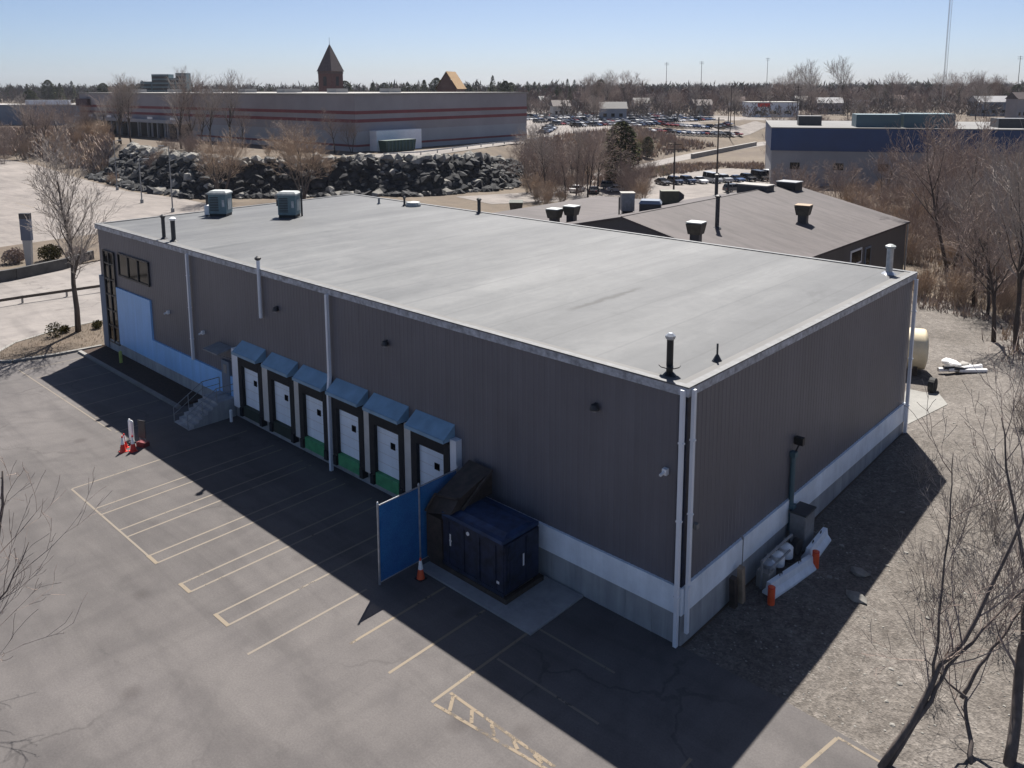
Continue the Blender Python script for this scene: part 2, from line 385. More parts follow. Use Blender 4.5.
def inside(p, poly):
    x, y = p; c = False; n = len(poly)
    for i in range(n):
        x1,y1 = poly[i]; x2,y2 = poly[(i+1)%n]
        if (y1 > y) != (y2 > y) and x < (x2-x1)*(y-y1)/(y2-y1)+x1: c = not c
    return c
def flat(name, poly, z, m):
    b = MB(); b.add([(x,y,z) for x,y in poly], [tuple(range(len(poly)))]); return structure(b.build(name, m))
def clip(poly, axis, val, keep_gt):
    out = []; n = len(poly)
    for i in range(n):
        a, b = poly[i], poly[(i+1)%n]
        ia = (a[axis] >= val) if keep_gt else (a[axis] <= val); ib = (b[axis] >= val) if keep_gt else (b[axis] <= val)
        if ia: out.append(a)
        if ia != ib:
            t = (val-a[axis])/(b[axis]-a[axis]); out.append((a[0]+(b[0]-a[0])*t, a[1]+(b[1]-a[1])*t))
    return out
def draped(name, poly, step, off, m):
    """sheet that follows the terrain, cut into cells"""
    b = MB(); x0=min(p[0] for p in poly); x1=max(p[0] for p in poly); y0=min(p[1] for p in poly); y1=max(p[1] for p in poly)
    X = x0
    while X < x1:
        sx = clip(clip(poly,0,X,True),0,X+step,False)
        Y = y0
        while Y < y1 and len(sx) > 2:
            c = clip(clip(sx,1,Y,True),1,Y+step,False)
            if len(c) > 2: b.add([(x,y,h(x,y)+off) for x,y in c], [tuple(range(len(c)))])
            Y += step
        X += step
    return structure(b.build(name, m))
# yard, streets and lots
flat('yard', [(-57.5,-120),(70,-120),(70,-3),(11,-.5),(8,-.33),(4.1,-.05),(-57.5,-.05)], 0, M['asphalt'])
flat('road', [(-89,-140),(-57.5,-140),(-57.5,70),(-89,70)], -.004, M['road'])
flat('parking_lot', [(-330,-60),(-89,-60),(-89,48),(-142,48),(-163,46),(-199,49),(-242,54),(-330,55)], -.004, M['lot'])
flat('lower_parking_lot', [(-104,86),(-91,83),(-80,101),(-66,104),(-50,100),(-55,135),(-58,175),(-92,175),(-102,130),(-98,100)], -.004, M['lot'])
flat('side_road', [(-109,128),(-102,128),(-112,178),(-119,215),(-128,282),(-112,330),(-118,332),(-136,284),(-127,215),(-117,172)], 0.0, M['road'])
draped('upper_parking_lot', [(-150,168),(-140,205),(-150,222),(-145,292),(-150,340),(-330,430),(-420,430),(-250,200),(-165,160)], 14, .05, M['lot'])
draped('service_road', [(-130.5,86),(-124,80),(-118,92),(-127,118),(-140,165),(-150,168),(-133,118)], 3, .06, M['road'])
# gravel side yard
gp = [(.22,-.05),(4.1,-.05),(8,-.33),(11,-.5),(30,-1),(34,20),(20,40),(6,45),(-3,60),(-10,62),(-13,52),(-12,36),(-8,25.7),(.22,25.7)]
draped('gravel_yard', gp, 2.0, 0, M['gravel'])
draped('concrete_slab_ground', [(-1.6,26.2),(-.2,25.9),(.9,31.5),(-.2,33.6),(-2.2,33.5)], 1.0, .03, M['slab'])

# kerbs and beds
def strip(name, pts, w, z0, z1, m):
    b = MB()
    for i in range(len(pts)-1):
        a, c = Vector(pts[i]), Vector(pts[i+1]); d = (c-a).normalized(); n = Vector((-d.y,d.x))*w/2
        b.prism([tuple(a-n),tuple(c-n),tuple(c+n),tuple(a+n)], z0, z1)
    return structure(b.build(name, m))
isl = [(-57.3,-7.6),(-56.4,-6.6),(-55.6,-3.6),(-55.3,-.3),(-55.2,30),(-62.5,30),(-63.2,4),(-63,-1),(-61.5,-5),(-59,-7.4)]
b = MB(); b.prism(isl, -.2, .13); structure(b.build('planting_island', M['ground']))
strip('kerb', isl[:4], .3, -.2, .18, M['kerb']); strip('kerb', isl[5:]+[isl[0]], .3, -.2, .17, M['kerb'])
b = MB(); b.prism([(-55.0,-2.0),(-37.6,-2.0),(-37.6,-.08),(-55.0,-.08)], -.2, .12); structure(b.build('planting_bed', M['mulch']))
strip('kerb', [(-55.1,-2.1),(-37.4,-2.1)], .28, -.2, .16, M['kerb'])
isl2 = [(-104,-14),(-91,-12),(-89.4,0),(-91.5,12),(-95,26),(-105,30),(-112,20),(-110,0)]
b = MB(); b.prism(isl2, -.2, .15); structure(b.build('planting_median', M['ground']))

# painted lines: each run of paint is one marking on the yard
def lines(segs, m, w=.11, z=.004):
    b = MB()
    for (x0,y0,x1,y1) in segs:
        d = Vector((x1-x0,y1-y0)).normalized(); n = Vector((-d.y,d.x))*w/2
        k = max(1, int(math.hypot(x1-x0,y1-y0)/1.5)); 
        b.add([(x0-n.x,y0-n.y,z),(x1-n.x,y1-n.y,z),(x1+n.x,y1+n.y,z),(x0+n.x,y0+n.y,z)], [(0,1,2,3)])
    return structure(b.build('painted_lines', m))
S = []
for x in (-30.7,-27.55,-26.7,-24.5,-23.6,-21.2,-20.35,-18.0,-17.15,-14.9,-13.9): S.append((x,-11.2,x,-.9))
S.append((-11.75,-11.6,-11.75,-6))
lines(S, M['line'])
lines([(-30.7,-11.25,-20.3,-11.25)], M['line'], .1, .008)
lines([(-18.06,-11.25,-17.1,-11.25),(-14.96,-11.25,-13.84,-11.25),(-21.26,-11.25,-20.3,-11.25)], M['line2'], .16, .012)
lines([(-9.38,-8.6,-9.38,-3.6),(-7.0,-8.6,-7.0,-3.6),(-4.75,-8.5,-4.75,-.4)], M['line2'], .12)
lines([(-4.6,-2.97,-.9,-2.97),(-4.6,-5.34,.15,-5.34)], M['line'], .1)
lines([(-4.6,-7.75,.2,-7.72),(-4.6,-8.5,.15,-7.95)], M['line3'], .12, .008)
for i in range(5):
    x = -4.4+i*.95; lines([(x,-7.8,x+.42,-8.36+i*.12)], M['line3'], .13, .012)
lines([(x,-6.6,x,-2.3) for x in (-53.6,-51,-48.3,-45.5,-42.7,-39.9,-36.6)], M['line'], .1)
lines([(-37,-6.7,-54,-6.9)], M['line'], .08, .008)
lines([(6.3,-.5,5.85,-3.2),(3.2,-9.5,3.2,-4.5)], M['line2'], .12); lines([(6.3,-.46,11,-.75)], M['line2'], .1, .008)
lines([(-100,-40+k*5.4,-110,-40+k*5.4) for k in range(16)]+[(-150,-30+k*5.4,-160,-30+k*5.4) for k in range(13)], M['line2'], .16)

# ------------------------------------------------------------------ WAREHOUSE
L, W, H = 54.9, 25.4, 10.4
wh = thing('warehouse', 'large dark grey metal warehouse with pale flat roof and six dock doors', 'warehouse')
def ribbed(axis, a0, a1, z0, z1, out, sgn):
    """ribbed metal sheet along x (axis 0) or y (axis 1)"""
    b = MB(); per = .31; prof = []; a = a0
    while a < a1-1e-6:
        for da, d in ((0,0),(.19,0),(.22,.014),(.28,.014)):
            if a+da < a1: prof.append((a+da, d))
        a += per
    prof.append((a1, 0))
    for p, d in prof:
        o = out + sgn*d
        q = (p,o) if axis == 0 else (o,p)
        b.v.append((*q,z0)); b.v.append((*q,z1))
    for i in range(len(prof)-1):
        b.f.append((2*i,2*i+2,2*i+3,2*i+1) if sgn*(-1 if axis==0 else 1) > 0 else (2*i,2*i+1,2*i+3,2*i+2)); b.m.append(0)
    return b
ribbed(0, -L, 0, 2.42, H-.05, 0, -1).build('front_wall', M['wall'], wh)
ribbed(1, 0, W, 2.42, H-.05, 0, 1).build('side_wall', M['wall'], wh)
ribbed(0, -L, 0, -.3, H-.05, W, 1).build('back_wall', M['wall'], wh)
ribbed(1, 0, W, -.3, H-.05, -L, -1).build('end_wall', M['white'], wh)
# concrete plinth: plain lower part, smooth proud band above
b = MB()
b.box(-33.2,.07,-.08,.4,-.4,1.29); b.box(-.4,.08,.4,W,-.4,1.29)
for i in range(26): b.box(-33+i*1.27,-32.96+i*1.27,-.1,-.08,0,1.2)
b.box(-L+.1,-33.2,-.08,.4,-.4,.96)
b.build('concrete_base', M['conc'], wh)
b = MB(); b.box(-33.2,.12,-.13,.45,1.29,2.42); b.box(-.45,.12,.45,W,1.29,2.42); b.build('concrete_band', M['conc_hi'], wh)
# blue painted wall
b = MB(); b.prism([(0,0)]*0 or [(-45.6,-.14),(-33.2,-.14),(-33.2,.45),(-45.6,.45)], .96, 2.6)
b.prism([(-51.75,-.14),(-45.6,-.14),(-45.6,.45),(-51.75,.45)], .96, 5.65); b.build('painted_panel', M['bluepaint'], wh)
# roof
b = MB(); b.box(-L-.05,.05,-.05,W+.05,H-.2,H); roof = b.build('roof', M['roof'], wh)
b = MB()
for (x0,x1,y0,y1) in ((-L-.16,.16,-.16,.10),(-L-.16,.16,W-.10,W+.16),(-L-.16,.10-L,.10,W-.10),(-.10,.16,.10,W-.10)):
    b.box(x0,x1,y0,y1,H-.33,H-.004)
b.build('roof_edge', M['fascia'], roof)
b = MB()
for (x0,x1,y0,y1) in ((-L-.18,.18,-.18,.12),(-L-.18,.18,W-.12,W+.18),(-L-.18,.12-L,.12,W-.12),(-.12,.18,.12,W-.12)):
    b.box(x0,x1,y0,y1,H-.003,H+.06)
b.build('edge_cap', M['trim'], roof)
b = MB()   # rough membrane flashing lapped inside the edge
for (x0,x1,y0,y1) in ((-L+.1,-.1,.10,.42),(-.46,-.1,.42,W-.1)): b.box(x0,x1,y0,y1,H-.05,H+.03)
b.build('edge_flashing', M['membrane2'], roof)
def spout(pts, w=.17):
    b = MB()
    for i in range(len(pts)-1):
        x,y,z = pts[i]; x2,y2,z2 = pts[i+1]
        b.hexa([(x-w/2,y-w/2,z),(x+w/2,y-w/2,z),(x+w/2,y+w/2,z),(x-w/2,y+w/2,z)],[(x2-w/2,y2-w/2,z2),(x2+w/2,y2-w/2,z2),(x2+w/2,y2+w/2,z2),(x2-w/2,y2+w/2,z2)])
    for k in range(3 if len(pts) == 2 else 0):
        z = pts[0][2]+(pts[-1][2]-pts[0][2])*(.2+.3*k); b.box(pts[0][0]-w*.75,pts[0][0]+w*.75,pts[0][1]-w*.55,pts[0][1]+w*.55,z-.03,z+.03)
    return b.build('downspout', M['white'], wh)
spout([(-.03,-.24,.02),(-.03,-.24,H-.06)], .15); spout([(.24,.10,.55),(.24,.10,H-.06)], .14)
spout([(-38.9,-.22,2.62),(-38.9,-.22,H-.3)]); spout([(-22.2,-.5,-.0),(-22.2,-.5,4.6),(-22.4,-.26,5.4),(-22.4,-.26,H-.3)])
spout([(.25,W-.2,.4),(.25,W-.2,H-.3)])
# corner flashing between the two spouts
b = MB(); b.box(-.3,.05,-.05,.3,2.42,H-.34); b.build('corner_flashing', M['navyd'], wh)
# corner glazing and window
wn = MB()
for z in (2.2,3.5,4.8,6.1,7.4): wn.box(-53.9,-51.85,-.12,-.05,z-.05,z+.05)
for x in (-53.95,-52.9,-51.88): wn.box(x-.06,x+.06,-.14,-.05,.8,8.4)
wn.box(-53.95,-51.88,-.14,-.05,8.35,8.45); wn.box(-53.95,-51.88,-.14,-.05,.75,.85)
fr = wn.build('window', M['dark'], wh)
b = MB(); b.box(-53.9,-51.9,-.05,.02,.85,8.35); b.build('pane', M['glass'], fr)
b = MB(); b.box(-55.0,-54.0,-.16,.05,.2,6.2); b.build('corner_post', M['bluegrey'], wh)
wn = MB()
for z in (6.75,8.52): wn.box(-51.0,-45.5,-.14,-.05,z-.06,z+.06)
for x in (-51.0,-49.2,-47.4,-45.55): wn.box(x-.05,x+.05,-.14,-.05,6.75,8.52)
fr = wn.build('window', M['dark'], wh)
b = MB(); b.box(-50.95,-45.6,-.06,.02,6.8,8.47); b.build('pane', M['glass'], fr)
# docks
DX = (-30.9,-27.35,-23.95,-20.65,-17.3,-13.9)
for i, x in enumerate(DX):
    b = MB(); b.box(x-1.0,x+1.0,-.2,-.02,1.2,3.95)
    d = b.build('dock_door', M['doorwhite'], wh)
    b = MB()
    for k in range(1,5): b.box(x-.99,x+.99,-.206,-.2,1.2+k*.55-.008,1.2+k*.55+.008)
    b.build('section_joint', M['surround'], d)
    b = MB(); b.box(x+.12,x+.48,-.225,-.2,2.75,3.1); b.build('door_window', M['glass'], d)
    b = MB()
    b.box(x-1.42,x-1.0,-.42,0,1.0,4.5); b.box(x+1.0,x+1.42,-.42,0,1.0,4.5); b.hexa([(x-1.0,-.44,3.85),(x+1.0,-.44,3.85),(x+1.0,0,3.95),(x-1.0,0,3.95)],[(x-1.0,-.42,4.5),(x+1.0,-.42,4.5),(x+1.0,0,4.5),(x-1.0,0,4.5)])
    b.build('dock_seal', M['seal'], wh)
    b = MB(); b.box(x-.95,x+.95,-.42,-.14,.5,1.16); b.build('dock_leveller', M['green'] if i >= 2 else M['dkgreen'], wh)
    b = MB(); b.box(x-1.35,x-1.05,-.5,-.14,.45,1.0); b.build('dock_bumper', M['seal'], wh); b = MB(); b.box(x+1.05,x+1.35,-.5,-.14,.45,1.0); b.build('dock_bumper', M['seal'], wh)
    # sloping hood with side cheeks
    b = MB(); b.hexa([(x-1.42,-.78,4.72),(x+1.42,-.78,4.72),(x+1.42,-.02,5.28),(x-1.42,-.02,5.28)],[(x-1.42,-.78,4.78),(x+1.42,-.78,4.78),(x+1.42,-.02,5.36),(x-1.42,-.02,5.36)])
    b.box(x-1.42,x+1.42,-.81,-.782,4.62,4.8)
    for s_ in (-1.41,1.37): b.add([(x+s_,-.78,4.62),(x+s_,-.02,4.62),(x+s_,-.02,5.27),(x+s_,-.78,4.71),(x+s_+.04,-.78,4.62),(x+s_+.04,-.02,4.62),(x+s_+.04,-.02,5.27),(x+s_+.04,-.78,4.71)],[(0,3,2,1),(4,5,6,7),(0,1,5,4),(1,2,6,5),(2,3,7,6),(3,0,4,7)])
    b.build('dock_awning', M['awn'], wh)
    if i < 5:
        xm0, xm1 = x+1.43, DX[i+1]-1.43
        b = MB(); b.box(xm0,xm1,-.38,0,.9,4.6); b.build('dock_surround', M['surround'], wh)
b = MB(); b.box(DX[0]-2.25,DX[0]-1.43,-.38,0,.85,4.75); b.build('dock_surround', M['white'], wh)
b = MB(); b.box(DX[5]+1.43,DX[5]+1.85,-.38,0,1.0,4.75); b.build('dock_surround', M['white'], wh)
# exit door, canopy, wall lamps
b = MB(); b.box(-34.95,-33.95,-.2,0,1.3,3.55); d = b.build('exit_door', M['bluegrey'], wh)
b = MB(); b.box(-34.65,-34.25,-.22,-.2,2.7,3.3); b.build('door_window', M['coping'], d)
b = MB(); b.hexa([(-35.4,-1.2,4.35),(-33.5,-1.2,4.35),(-33.5,-.05,4.5),(-35.4,-.05,4.5)],[(-35.4,-1.2,4.42),(-33.5,-1.2,4.42),(-33.5,-.05,4.62),(-35.4,-.05,4.62)])
b.tube([(-35.3,-1.1,4.36),(-35.3,-.05,3.8)], .03); b.tube([(-33.6,-1.1,4.36),(-33.6,-.05,3.8)], .03); b.build('door_canopy', M['grey'], wh)
for x, z in ((-27.9,8.2),(-17.5,8.3),(-4.1,8.5)):
    b = MB(); b.lathe((x,-.16,z), [(.02,.2),(.14,.16),(.2,.0),(.2,-.06)], 12); b.box(x-.06,x+.06,-.1,.0,z-.05,z+.2); o = b.build('wall_lamp', M['dark'], wh)
    b = MB(); b.lathe((x,-.16,z-.12), [(.1,0),(.16,.06)], 12); b.build('lens', M['lamp'], o)
for x, z in ((-42.6,5.3),(-37.4,4.85),(-.75,6.9)):
    b = MB(); b.box(x-.1,x+.1,-.22,-.03,z-.12,z+.12); b.tube([(x,-.2,z),(x-.05,-.42,z-.08)], .06); b.build('security_camera', M['whitepl'], wh)
b = MB(); b.box(.03,.16,.75,.95,4.5,4.7); b.build('security_camera', M['coping'], wh)
b = MB(); b.tube([(.15,9.35,.9),(.15,9.35,4.55)], .13, 8); b.box(.03,.34,9.2,9.5,1.6,2.2); b.box(.03,.3,9.2,9.5,4.5,4.75); c_ = b.build('conduit', M['tealwall'], wh)
b = MB(); b.box(.05,.45,9.6,9.85,5.0,5.35); b.tube([(.2,9.4,4.7),(.25,9.7,5.0)], .04); b.build('wall_lamp', M['black'], wh)
# pipes that pass through the roof
def vent(x, y, r, hh, m, cap=None, flange=False, base=H, parent=roof):
    b = MB(); b.tube([(x,y,base-.03),(x,y,base+hh)], r, 10); b.lathe((x,y,base-.01), [(r*2.2,0),(r*1.2,.14)], 10)
    if flange: b.tube([(x,y,base+.38),(x,y,base+.42)], r*3.2, 10)
    o = b.build('vent_pipe', m, parent)
    if cap: q = MB(); q.lathe((x,y,base+hh-.02), [(r*1.25,0),(r*1.5,.06),(r*1.5,.14),(r*.6,.24)], 10); q.build('pipe_cap', cap, o)
    return o
vent(-1.15,.62,.13,1.45,M['black'],M['galv'],True); vent(-.62,3.3,.04,.75,M['dark']); 
q = MB(); q.lathe((-.62,3.3,H), [(.22,0),(.17,.08),(.05,.3)], 10); q.build('vent_boot', M['dark'], roof)
vent(-42.7,.7,.16,1.55,M['dark'],M['whitepl']); vent(-44.15,.65,.13,1.6,M['dark'],M['dark'])
vent(-1.0,24.2,.2,1.55,M['galv'],M['hvactop']); vent(-35.9,25.0,.15,1.15,M['dark'],M['dark'])
vent(-53.0,8.6,.16,1.7,M['dark'],M['dark']); vent(-44.4,23.6,.1,.7,M['dark'],M['dark']); vent(-47.2,22.8,.1,.6,M['grey'])
q = MB(); q.lathe((-43.6,24.0,H), [(.7,0),(.72,.2),(.62,.38),(.2,.46)], 16); q.build('dome_vent', M['hvactop'], roof)
b = MB(); b.tube([(-29.55,-.2,7.4),(-29.55,-.2,11.0)], .11, 8); o = b.build('flue_pipe', M['white'], wh)
b = MB(); b.lathe((-29.55,-.2,11.0), [(.13,0),(.2,.08),(.2,.16),(.06,.26)], 10); b.build('pipe_cap', M['dark'], o)

# rooftop units: they stand on the roof
def hvac(loc, label, side_box):
    t = thing('rooftop_hvac_unit', label, 'hvac unit', loc, R(38), 'air handling units at the far end of the roof'); t.scale = (.70,.70,.95)
    b = MB(); b.box(-1.1,1.1,-.9,.9,.25,2.0); b.build('casing', M['hvac'], t)
    b = MB(); b.box(-1.22,1.22,-1.0,1.0,2.0,2.14); b.hexa([(-1.22,-1.0,2.14),(1.22,-1.0,2.14),(1.22,1.0,2.14),(-1.22,1.0,2.14)],[(-.95,-.75,2.32),(.95,-.75,2.32),(.95,.75,2.32),(-.95,.75,2.32)]); b.build('top_cover', M['hvactop'], t)
    b = MB(); b.box(-1.05,1.05,-.85,.85,0,.25); b.build('curb', M['black'], t)
    b = MB()
    for k in range(9): b.box(-.95,.15,-.94,-.9,.5+k*.15,.58+k*.15)
    b.build('louvre', M['dark'], t)
    b = MB(); b.box(1.1,1.18,-.5,.5,.6,1.6); b.build('access_panel', M['hvactop'], t)
    b = MB(); b.box(-.5+1.1,.9,-.93,-.9,.9,1.5); b.build('control_panel', M['galv'], t)
    if side_box: b = MB(); b.box(-1.9,-1.25,-.45,.45,.1,.95); b.build('side_duct', M['whitepl'], t)
    else: b = MB(); b.tube([(1.35,.6,0),(1.35,.6,2.5)], .12, 8); b.build('flue', M['dark'], t); b = MB(); b.box(-1.5,-1.1,-.3,.3,1.0,1.6); b.build('side_duct', M['dark'], t)
hvac((-51.7,9.1,H), 'teal grey rooftop unit nearest the left roof end with white duct box', True)
hvac((-46.6,12.7,H), 'teal grey rooftop unit with dark stack behind, right of its twin', False)

# stairs by the exit door
st = thing('exit_stairs', 'concrete stairs with pipe railings down from grey exit door', 'stairs', (-34.4,0,0))
b = MB(); b.box(-1.0,1.0,-1.4,-.15,-.1,1.25)
for k in range(6): b.box(-1.0,1.0,-1.4-.33*(k+1),-1.4-.33*k,-.1,1.25-.2*(k+1)+.02)
b.build('steps', M['conc'], st)
for s in (-.95,.95):
    b = MB(); b.tube([(s,-.2,2.2),(s,-1.4,2.2),(s,-3.4,1.0),(s,-3.4,0)], .028, 6); b.tube([(s,-.2,1.75),(s,-1.4,1.75),(s,-3.4,.55)], .02, 6)
    b.tube([(s,-.2,1.25),(s,-.2,2.2)], .025); b.tube([(s,-1.4,1.25),(s,-1.4,2.2)], .025); b.tube([(s,-2.4,.4),(s,-2.4,1.6)], .025)
    b.build('railing', M['grey'], st)
b = MB(); b.lathe((0,0,0), [(.1,0),(.1,.75),(.04,.82)], 10); o = b.build('bollard', M['whitepl'], loc=(-32.75,-.85,0)); tag(o, 'short white bollard at foot of wall beside exit stairs', 'bollard')
b = MB(); b.lathe((0,0,0), [(.12,0),(.12,.9),(.05,.98)], 10); o = b.build('bollard', simple('yellow_green_paint', (.38,.42,.10), .5, .15, 3), loc=(-49.6,-1.0,.1)); tag(o, 'yellow green marker post standing in the dark planting bed', 'marker post')

# ------------------------------------------------------------------ compactor corner
b = MB(); b.box(-11.25,-4.55,-3.5,-.16,-.1,.09); structure(b.build('concrete_pad_ground', M['pad']))
cp = thing('trash_compactor', 'navy blue steel waste compactor with brown chute on concrete pad', 'compactor', (-8.8,-1.65,.09))
b = MB(); b.box(-1.6,2.05,-1.1,1.1,.22,2.55)
for k in range(4): b.box(-1.3+k*.95,-1.18+k*.95,-1.17,-1.1,.25,2.5)
for z in (.3,2.45): b.box(-1.62,2.1,-1.15,-1.1,z-.08,z+.08)
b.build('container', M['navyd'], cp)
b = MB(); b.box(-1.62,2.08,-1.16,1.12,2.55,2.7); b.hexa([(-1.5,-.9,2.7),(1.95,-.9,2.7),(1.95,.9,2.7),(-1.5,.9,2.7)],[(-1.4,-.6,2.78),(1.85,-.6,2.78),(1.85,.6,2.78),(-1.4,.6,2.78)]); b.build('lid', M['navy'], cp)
b = MB(); b.box(2.05,2.14,-1.05,1.05,.3,2.5); b.box(2.14,2.2,-.9,-.78,.4,2.4); b.box(2.14,2.2,.2,.32,.4,2.4); b.build('end_door', M['navyd'], cp)
b = MB(); b.box(-2.4,2.3,-1.2,-1.0,0,.22); b.box(-2.4,2.3,1.0,1.2,0,.22); b.box(-2.4,-2.2,-1.0,1.0,0,.22); b.box(2.1,2.3,-1.0,1.0,0,.22); b.build('skid_frame', M['rust'], cp)
b = MB(); b.box(-2.6,-1.62,-1.2,1.1,.22,2.3)
b.hexa([(-2.6,-1.2,2.3),(-1.0,-1.2,2.78),(-1.0,1.4,2.78),(-2.6,1.4,2.3)],[(-2.5,-.7,3.0),(-1.0,-.7,3.3),(-1.0,1.4,3.95),(-2.5,1.4,3.95)])
b.tube([(-2.6,-1.25,2.4),(-2.5,-.75,3.05),(-1.0,-.75,3.35)], .07, 6); b.tube([(-.9,-.6,2.8),(-.9,1.3,4.0)], .08, 6)
b.build('chute', M['rust'], cp)
b = MB(); b.box(-1.1,-1.02,-1.19,-1.172,1.3,1.85); b.box(-1.12,-.98,-1.19,-1.172,1.5,1.58); b.build('sticker', M['whitepl'], cp)
b = MB(); b.box(2.205,2.215,-.05,.04,1.2,1.75); b.build('sticker', M['whitepl'], cp)
b = MB(); b.tube([(.05,-1.172,2.3),(.05,-1.2,2.3)], .09, 10); b.build('sticker', M['whitepl'], cp)
b = MB(); b.box(1.75,1.9,-1.19,-1.172,.75,.86); b.build('sticker', M['whitepl'], cp)
fn = thing('screened_fence', 'blue privacy screened fence panel standing out from dock wall', 'fence', (-11.6,0,0))
for y in (-5.4,-3.1,-.75):
    b = MB(); b.tube([(0,y,0),(0,y,3.75)], .05, 8); b.lathe((0,y,3.75), [(.06,0),(.03,.08)], 8); b.build('post', M['galv'], fn)
for y0,y1 in ((-5.35,-3.15),(-3.05,-.8)):
    b = MB(); b.box(-.012,.012,y0,y1,.12,3.6); p = b.build('screen_panel', M['screen'], fn)
    b = MB(); b.tube([(0,y0,3.65),(0,y1,3.65)], .03, 6); b.tube([(0,y0,.1),(0,y1,.1)], .03, 6); b.build('rail', M['galv'], p)

# traffic cones
def cone(loc, label, hh=.95, m='orange', group='traffic cones in the yard'):
    t = thing('traffic_cone', label, 'cone', loc, 0, group)
    b = MB(); b.box(-.2,.2,-.2,.2,0,.04); b.build('foot', M['black'] if m == 'orange' else M[m], t)
    b = MB(); b.lathe((0,0,.04), [(.18,0),(.14,.25*hh),(.11,.46*hh)], 14); b.lathe((0,0,.04+.88*hh), [(.055,0),(.035,.12*hh)], 14); b.build('body', M[m], t)
    b = MB(); b.lathe((0,0,.04+.46*hh), [(.112,0),(.058,.42*hh)], 14); b.build('collar', M['whitepl'], t)
cone((-10.62,-3.92,0), 'orange cone with white collar at corner of the blue fence')
cone((-33.35,-7.45,0), 'red cone with white collar in sunlight, foremost of the cluster', .95, 'redor')
cone((-33.0,-7.0,0), 'red cone in sunlight beside the shadow edge, rightmost of the cluster', .95, 'redor')
cone((-33.85,-7.15,0), 'red cone in sunlight, leftmost of the cluster', .85, 'redor')
t = thing('delineator_post', 'pair of tall white delineator posts on one base in the shade', 'delineator', (-34.4,-6.5,0))
b = MB(); b.box(-.35,.35,-.25,.25,0,.07); b.build('foot', M['black'], t)
for s in (-.17,.17): b = MB(); b.lathe((s,0,.07), [(.085,0),(.085,1.25),(.04,1.35)], 10); b.build('post', M['whitepl'], t)
t = thing('standing_sign', 'dark standing sign with red base by the cones in shade', 'sign', (-33.3,-6.3,0), R(20)); t.scale = (.7,.7,.85)
b = MB(); b.box(-.4,.4,-.03,.03,.6,1.9); b.build('board', M['dark'], t)
b = MB(); b.box(-.45,.45,-.3,.3,0,.32); b.build('foot', simple('dark_red_plastic', (.16,.02,.025), .6, .2, 3), t)
b = MB(); b.tube([(-.3,0,.3),(-.3,0,1.9)], .03); b.tube([(.3,0,.3),(.3,0,1.9)], .03); b.build('frame', M['grey'], t)

# ------------------------------------------------------------------ side yard equipment
def gz(x, y): return h(x, y)
t = thing('gas_meter_set', 'grey and white gas meters on pipes against concrete base', 'gas meters', (.75,6.9,gz(.75,6.9)))
for k in range(3):
    b = MB(); b.lathe((0,-.9+k*.85,.35), [(.12,0),(.3,.08),(.3,.55),(.12,.68)], 14); b.build('meter', M['whitepl'] if k else M['galv'], t)
b = MB(); b.tube([(0,-1.6,0),(0,-1.6,1.25),(0,1.3,1.25),(0,1.3,0)], .06, 8)
for k in range(3): b.tube([(-.1,-.9+k*.85,.95),(-.1,-.9+k*.85,1.25)], .05, 6)
b.tube([(.25,-1.4,0),(.25,-1.4,.9),(.25,.6,.9)], .05, 6); b.build('piping', M['grey'], t)
b = MB(); b.tube([(.1,1.35,.75),(.35,1.35,.75)], .38, 16); b.tube([(-.1,1.35,.75),(.1,1.35,.75)], .2, 12); b.build('regulator', M['black'], t)
b = MB(); b.box(-.25,.3,-1.55,-1.0,0,.75); b.build('meter_box', M['coping'], t)
t = thing('utility_cabinet', 'grey upright utility cabinet on wall side behind barriers', 'cabinet', (.62,9.6,gz(.6,9.6)))
b = MB(); b.box(-.35,.35,-.55,.55,.05,1.75); b.build('casing', M['grey'], t)
b = MB(); b.box(.35,.37,-.5,.5,.15,1.65); b.build('door', M['grey'], t); b = MB(); b.box(-.4,.4,-.6,.6,1.75,1.82); b.build('lid', M['dark'], t)
def barrier(loc, ln, rz, label):
    t = thing('concrete_barrier', label, 'barrier', loc, rz, 'concrete barriers guarding the meters')
    b = MB(); pr = [(-.3,0),(.3,0),(.3,.12),(.14,.32),(.10,.62),(-.10,.62),(-.14,.32),(-.3,.12)]
    n = len(pr); b.add([(x,-ln/2,z) for x,z in pr]+[(x,ln/2,z) for x,z in pr], [tuple(range(n)),tuple(range(2*n-1,n-1,-1))]+[(i,i+n,(i+1)%n+n,(i+1)%n) for i in range(n)])
    b.build('body', M['conc_hi'], t)
    b = MB(); b.tube([(0,-ln*.25,.6),(0,-ln*.25,.72),(0,-ln*.2,.72),(0,-ln*.2,.6)], .02, 5); b.tube([(0,ln*.25,.6),(0,ln*.25,.72),(0,ln*.2,.72),(0,ln*.2,.6)], .02, 5); b.build('lifting_loop', M['dark'], t)
barrier((1.45,6.6,gz(1.4,6.6)), 3.2, R(-8), 'white topped concrete barrier between the two orange bollards')
barrier((1.35,9.6,gz(1.4,9.6)), 2.3, R(4), 'concrete barrier farther along the wall beyond the orange bollards')
for (x,y,lb) in ((1.5,4.7,'orange bollard at near end of the concrete barrier'),(1.85,8.3,'orange bollard between the two concrete barriers')):
    b = MB(); b.lathe((0,0,0), [(.15,0),(.15,.74),(.11,.80),(.04,.82)], 14); t = b.build('bollard', M['orange'], loc=(x,y,gz(x,y)-.03)); tag(t, lb, 'bollard', 'orange bollards by the gas meters')
    q = MB(); q.lathe((0,0,.76), [(.152,0),(.152,.03)], 14); q.build('cap_ring', M['redor'], t)
